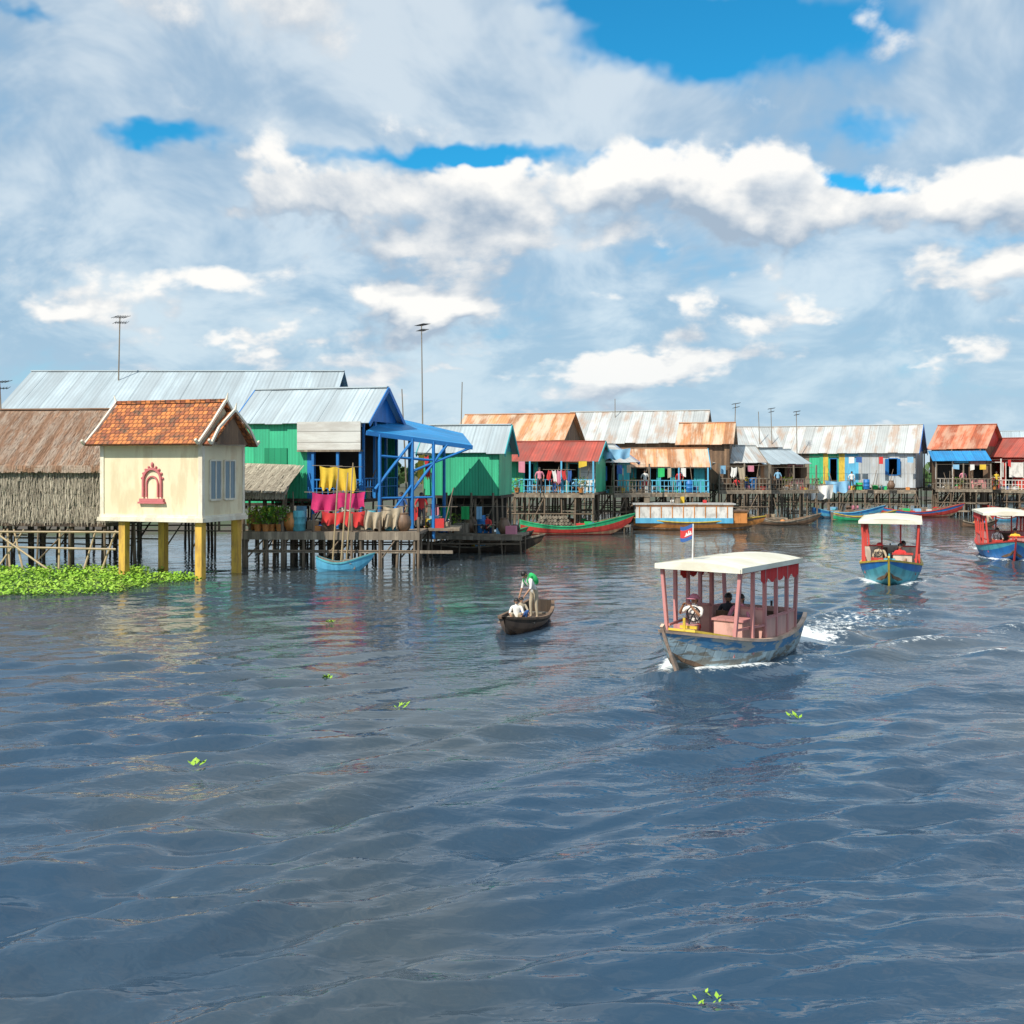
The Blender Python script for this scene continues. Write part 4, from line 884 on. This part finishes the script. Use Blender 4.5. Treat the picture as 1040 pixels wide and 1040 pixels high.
me.loops.add(quads.size); me.loops.foreach_set('vertex_index',quads.ravel().astype(np.int32)); me.polygons.add(len(quads))
me.polygons.foreach_set('loop_start',np.arange(0,quads.size,4,dtype=np.int32)); me.polygons.foreach_set('loop_total',np.full(len(quads),4,dtype=np.int32))
me.update(calc_edges=True); me.polygons.foreach_set('use_smooth',np.ones(len(quads),dtype=bool))
at=me.attributes.new('foam','FLOAT','POINT'); at.data.foreach_set('value',np.clip(foam*core,0,1.2).ravel().astype(np.float32))
wo=bpy.data.objects.new('river_water',me); sc.collection.objects.link(wo)
m=bpy.data.materials.new('river_water'); m.use_nodes=True; nt=m.node_tree; n=N(nt); bs=nt.nodes['Principled BSDF']
geo=n.new('ShaderNodeNewGeometry'); pos=geo.outputs['Position']; px_,py_,pz_=n.sep(pos)
pv=n.comb(n.m('MULTIPLY',px_,.5),py_,0.0)
n1=n.noise(pv,6.5,2,.55,.3,'2D'); n2=n.noise(pv,1.9,2,.5,.4,'2D'); ruf=n.noise(pos,.35,2,.5,0,'2D')
hgt=n.m('ADD',n.m('MULTIPLY',n1,.019),n.m('MULTIPLY',n2,.034))
hgt=n.m('MULTIPLY',hgt,n.m('MULTIPLY',n.lin(py_,24,48,1,.5),n.sstep(ruf,.35,.62,.45,1.25)))
b=n.new('ShaderNodeBump'); b.inputs['Strength'].default_value=.9; b.inputs['Distance'].default_value=1.0; nt.links.new(hgt,b.inputs['Height']); nt.links.new(b.outputs[0],bs.inputs['Normal'])
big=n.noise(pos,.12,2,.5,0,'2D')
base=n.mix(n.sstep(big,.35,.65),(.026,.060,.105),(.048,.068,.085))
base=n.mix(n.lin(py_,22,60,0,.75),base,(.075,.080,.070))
fa=n.new('ShaderNodeAttribute',attribute_name='foam'); fn=n.noise(pos,5,5,.7,0,'2D')
ff=n.sstep(n.m('ADD',fa.outputs['Fac'],n.m('MULTIPLY',n.m('SUBTRACT',fn,.5),1.9)),.50,.95); ff=n.m('MULTIPLY',ff,n.sstep(fa.outputs['Fac'],.05,.3))
nt.links.new(n.mix(ff,base,(.75,.78,.78)),bs.inputs['Base Color']); nt.links.new(n.lin(ff,0,1,.05,.7),bs.inputs['Roughness']); bs.inputs['IOR'].default_value=1.48
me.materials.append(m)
# ---------------- sun & sky
sd=Vector((-.50,-.62,.80)).normalized()
L=bpy.data.lights.new('sun','SUN'); L.energy=5.0; L.angle=math.radians(.5); L.color=(1,.93,.81)
lo=bpy.data.objects.new('sun',L); sc.collection.objects.link(lo); lo.rotation_euler=sd.to_track_quat('Z','Y').to_euler()
w=bpy.data.worlds.new('World'); sc.world=w; w.use_nodes=True; nt=w.node_tree; n=N(nt); bg=nt.nodes['Background']
try: w.cycles.sampling_method='NONE'
except Exception: pass
sky=n.new('ShaderNodeTexSky',sky_type='NISHITA'); sky.sun_disc=False; sky.sun_elevation=math.asin(sd.z); sky.sun_rotation=math.atan2(sd.x,sd.y); sky.dust_density=.6; sky.ozone_density=2.5
tc=n.new('ShaderNodeTexCoord').outputs['Generated']; x,y,z=n.sep(tc)
h=n.m('SQRT',n.m('ADD',n.m('MULTIPLY',x,x),n.m('MULTIPLY',y,y))); t=n.m('DIVIDE',z,n.m('MAXIMUM',h,.02)); az=n.m('ARCTAN2',x,y); cx_=n.m('DIVIDE',x,n.m('MAXIMUM',h,.02)); cy_=n.m('DIVIDE',y,n.m('MAXIMUM',h,.02))
def PP(dt):
    tt=n.m('MAXIMUM',n.m('ADD',t,dt),0.0); rr=n.m('POWER',n.m('ADD',tt,.2),-.6)
    return n.comb(n.m('MULTIPLY',cx_,rr),n.m('MULTIPLY',cy_,rr),3.7)
P0=PP(0.0)
wr,wg,wb_=n.sep(n.noise(P0,6.0,4,.6,0,'2D',True))
azw=n.m('MULTIPLY_ADD',n.m('SUBTRACT',wr,.5),.13,az); tw_=n.m('MULTIPLY_ADD',n.m('SUBTRACT',wg,.5),.07,t)
def gblobs(L_,dt):
    tot=None
    for bx,by,rx,ry,am in L_:
        aa=math.atan((bx-520)/F); t0=(472-by)/F*math.cos(aa); kx=F/(rx*math.cos(aa)); ky=F/ry
        ea=n.m('MULTIPLY_ADD',azw,kx,-aa*kx); et=n.m('MULTIPLY_ADD',tw_,ky,-(t0-dt)*ky)
        q=n.m('MULTIPLY_ADD',ea,ea,n.m('MULTIPLY',et,et)); g=n.m('POWER',.37,q)
        tot=n.m('MULTIPLY',g,am) if tot is None else n.m('MULTIPLY_ADD',g,am,tot)
    return tot
cum=[(290,180,70,48,.25),(345,215,60,26,.14),(725,180,130,40,.26),(650,165,50,22,.10),(800,215,90,30,.16),(1005,185,95,36,.24),(905,38,100,46,.20),(520,195,90,32,.16),(60,225,90,28,.13),(600,250,150,24,.12),(180,280,150,20,.11),(440,305,110,18,.13),(700,290,110,20,.13),(980,275,90,18,.12),(670,372,80,11,.13),(860,308,60,11,.12),(50,318,90,16,.13),(480,375,80,10,.10),(250,345,80,10,.10),(930,370,70,9,.10)]
holes=[(715,38,150,38,-.75),(600,8,80,12,-.4),(150,135,62,16,-.45),(455,160,190,16,-.62),(860,186,60,12,-.4),(20,12,40,8,-.3),(900,120,60,10,-.2),(960,250,120,14,-.15)]
def cdens(dt,P):
    a=n.noise(P,2.7,7,.56,.1,'2D')
    v=n.new('ShaderNodeTexVoronoi',feature='SMOOTH_F1',voronoi_dimensions='2D'); nt.links.new(P,v.inputs['Vector']); v.inputs['Scale'].default_value=10; v.inputs['Detail'].default_value=1.5; v.inputs['Roughness'].default_value=.5; v.inputs['Smoothness'].default_value=.5; v.normalize=True
    d=n.m('MULTIPLY_ADD',a,.78,n.m('MULTIPLY',n.m('SUBTRACT',1.0,v.outputs['Distance']),.22))
    return n.m('ADD',d,gblobs(cum,dt))
d0=cdens(0.0,P0); d1=cdens(.026,PP(.026))
lowbias=n.sstep(t,.20,.36,-.02,-.05)
hb=gblobs(holes,0.0)
cmask=n.sstep(n.m('ADD',n.m('ADD',d0,lowbias),n.m('MULTIPLY',hb,.25)),.575,.665)
lit=n.m('ADD',n.m('MULTIPLY',n.m('SUBTRACT',d0,d1),4.6),.50,clamp=True)
ccol=n.mix(lit,(3.9,4.9,6.1),(10.4,10.2,9.8))
sn=n.noise(P0,1.9,5,.6,.2,'2D'); sn2=n.noise(P0,4.2,5,.6,.3,'2D')
smask=n.sstep(n.m('ADD',n.m('MULTIPLY_ADD',sn,1.1,n.m('MULTIPLY',sn2,.35)),hb),.24,.62)
scol=n.mix(n.sstep(n.m('MULTIPLY_ADD',sn2,.6,n.m('MULTIPLY',sn,.4)),.40,.62),(3.9,5.3,6.8),(7.2,8.0,8.6))
hz=n.sstep(t,.0,.17,1,0)
skc=n.mix(1.0,sky.outputs[0],(.20,1.35,1.65),'MULTIPLY')
skc=n.mix(n.m('MULTIPLY',hz,.6),skc,(4.2,6.6,8.4))
fin=n.mix(n.m('MULTIPLY',smask,.88),skc,scol)
fin=n.mix(n.m('MULTIPLY',hz,.45),fin,(5.2,7.1,8.6))
ccol=n.mix(n.m('MULTIPLY',hz,.35),ccol,(7.0,8.0,8.8))
fin=n.mix(n.m('MULTIPLY',cmask,.95),fin,ccol)
nt.links.new(fin,bg.inputs['Color']); bg.inputs['Strength'].default_value=.1
# ---------------- camera
cam=bpy.data.cameras.new('camera'); co_=bpy.data.objects.new('camera',cam); sc.collection.objects.link(co_); sc.camera=co_
co_.location=(0,0,H); co_.rotation_euler=(math.pi/2,0,0); cam.sensor_width=36; cam.lens=36*F/1040; cam.shift_y=-(520-HY)/1040; cam.clip_end=8000; cam.clip_start=.1
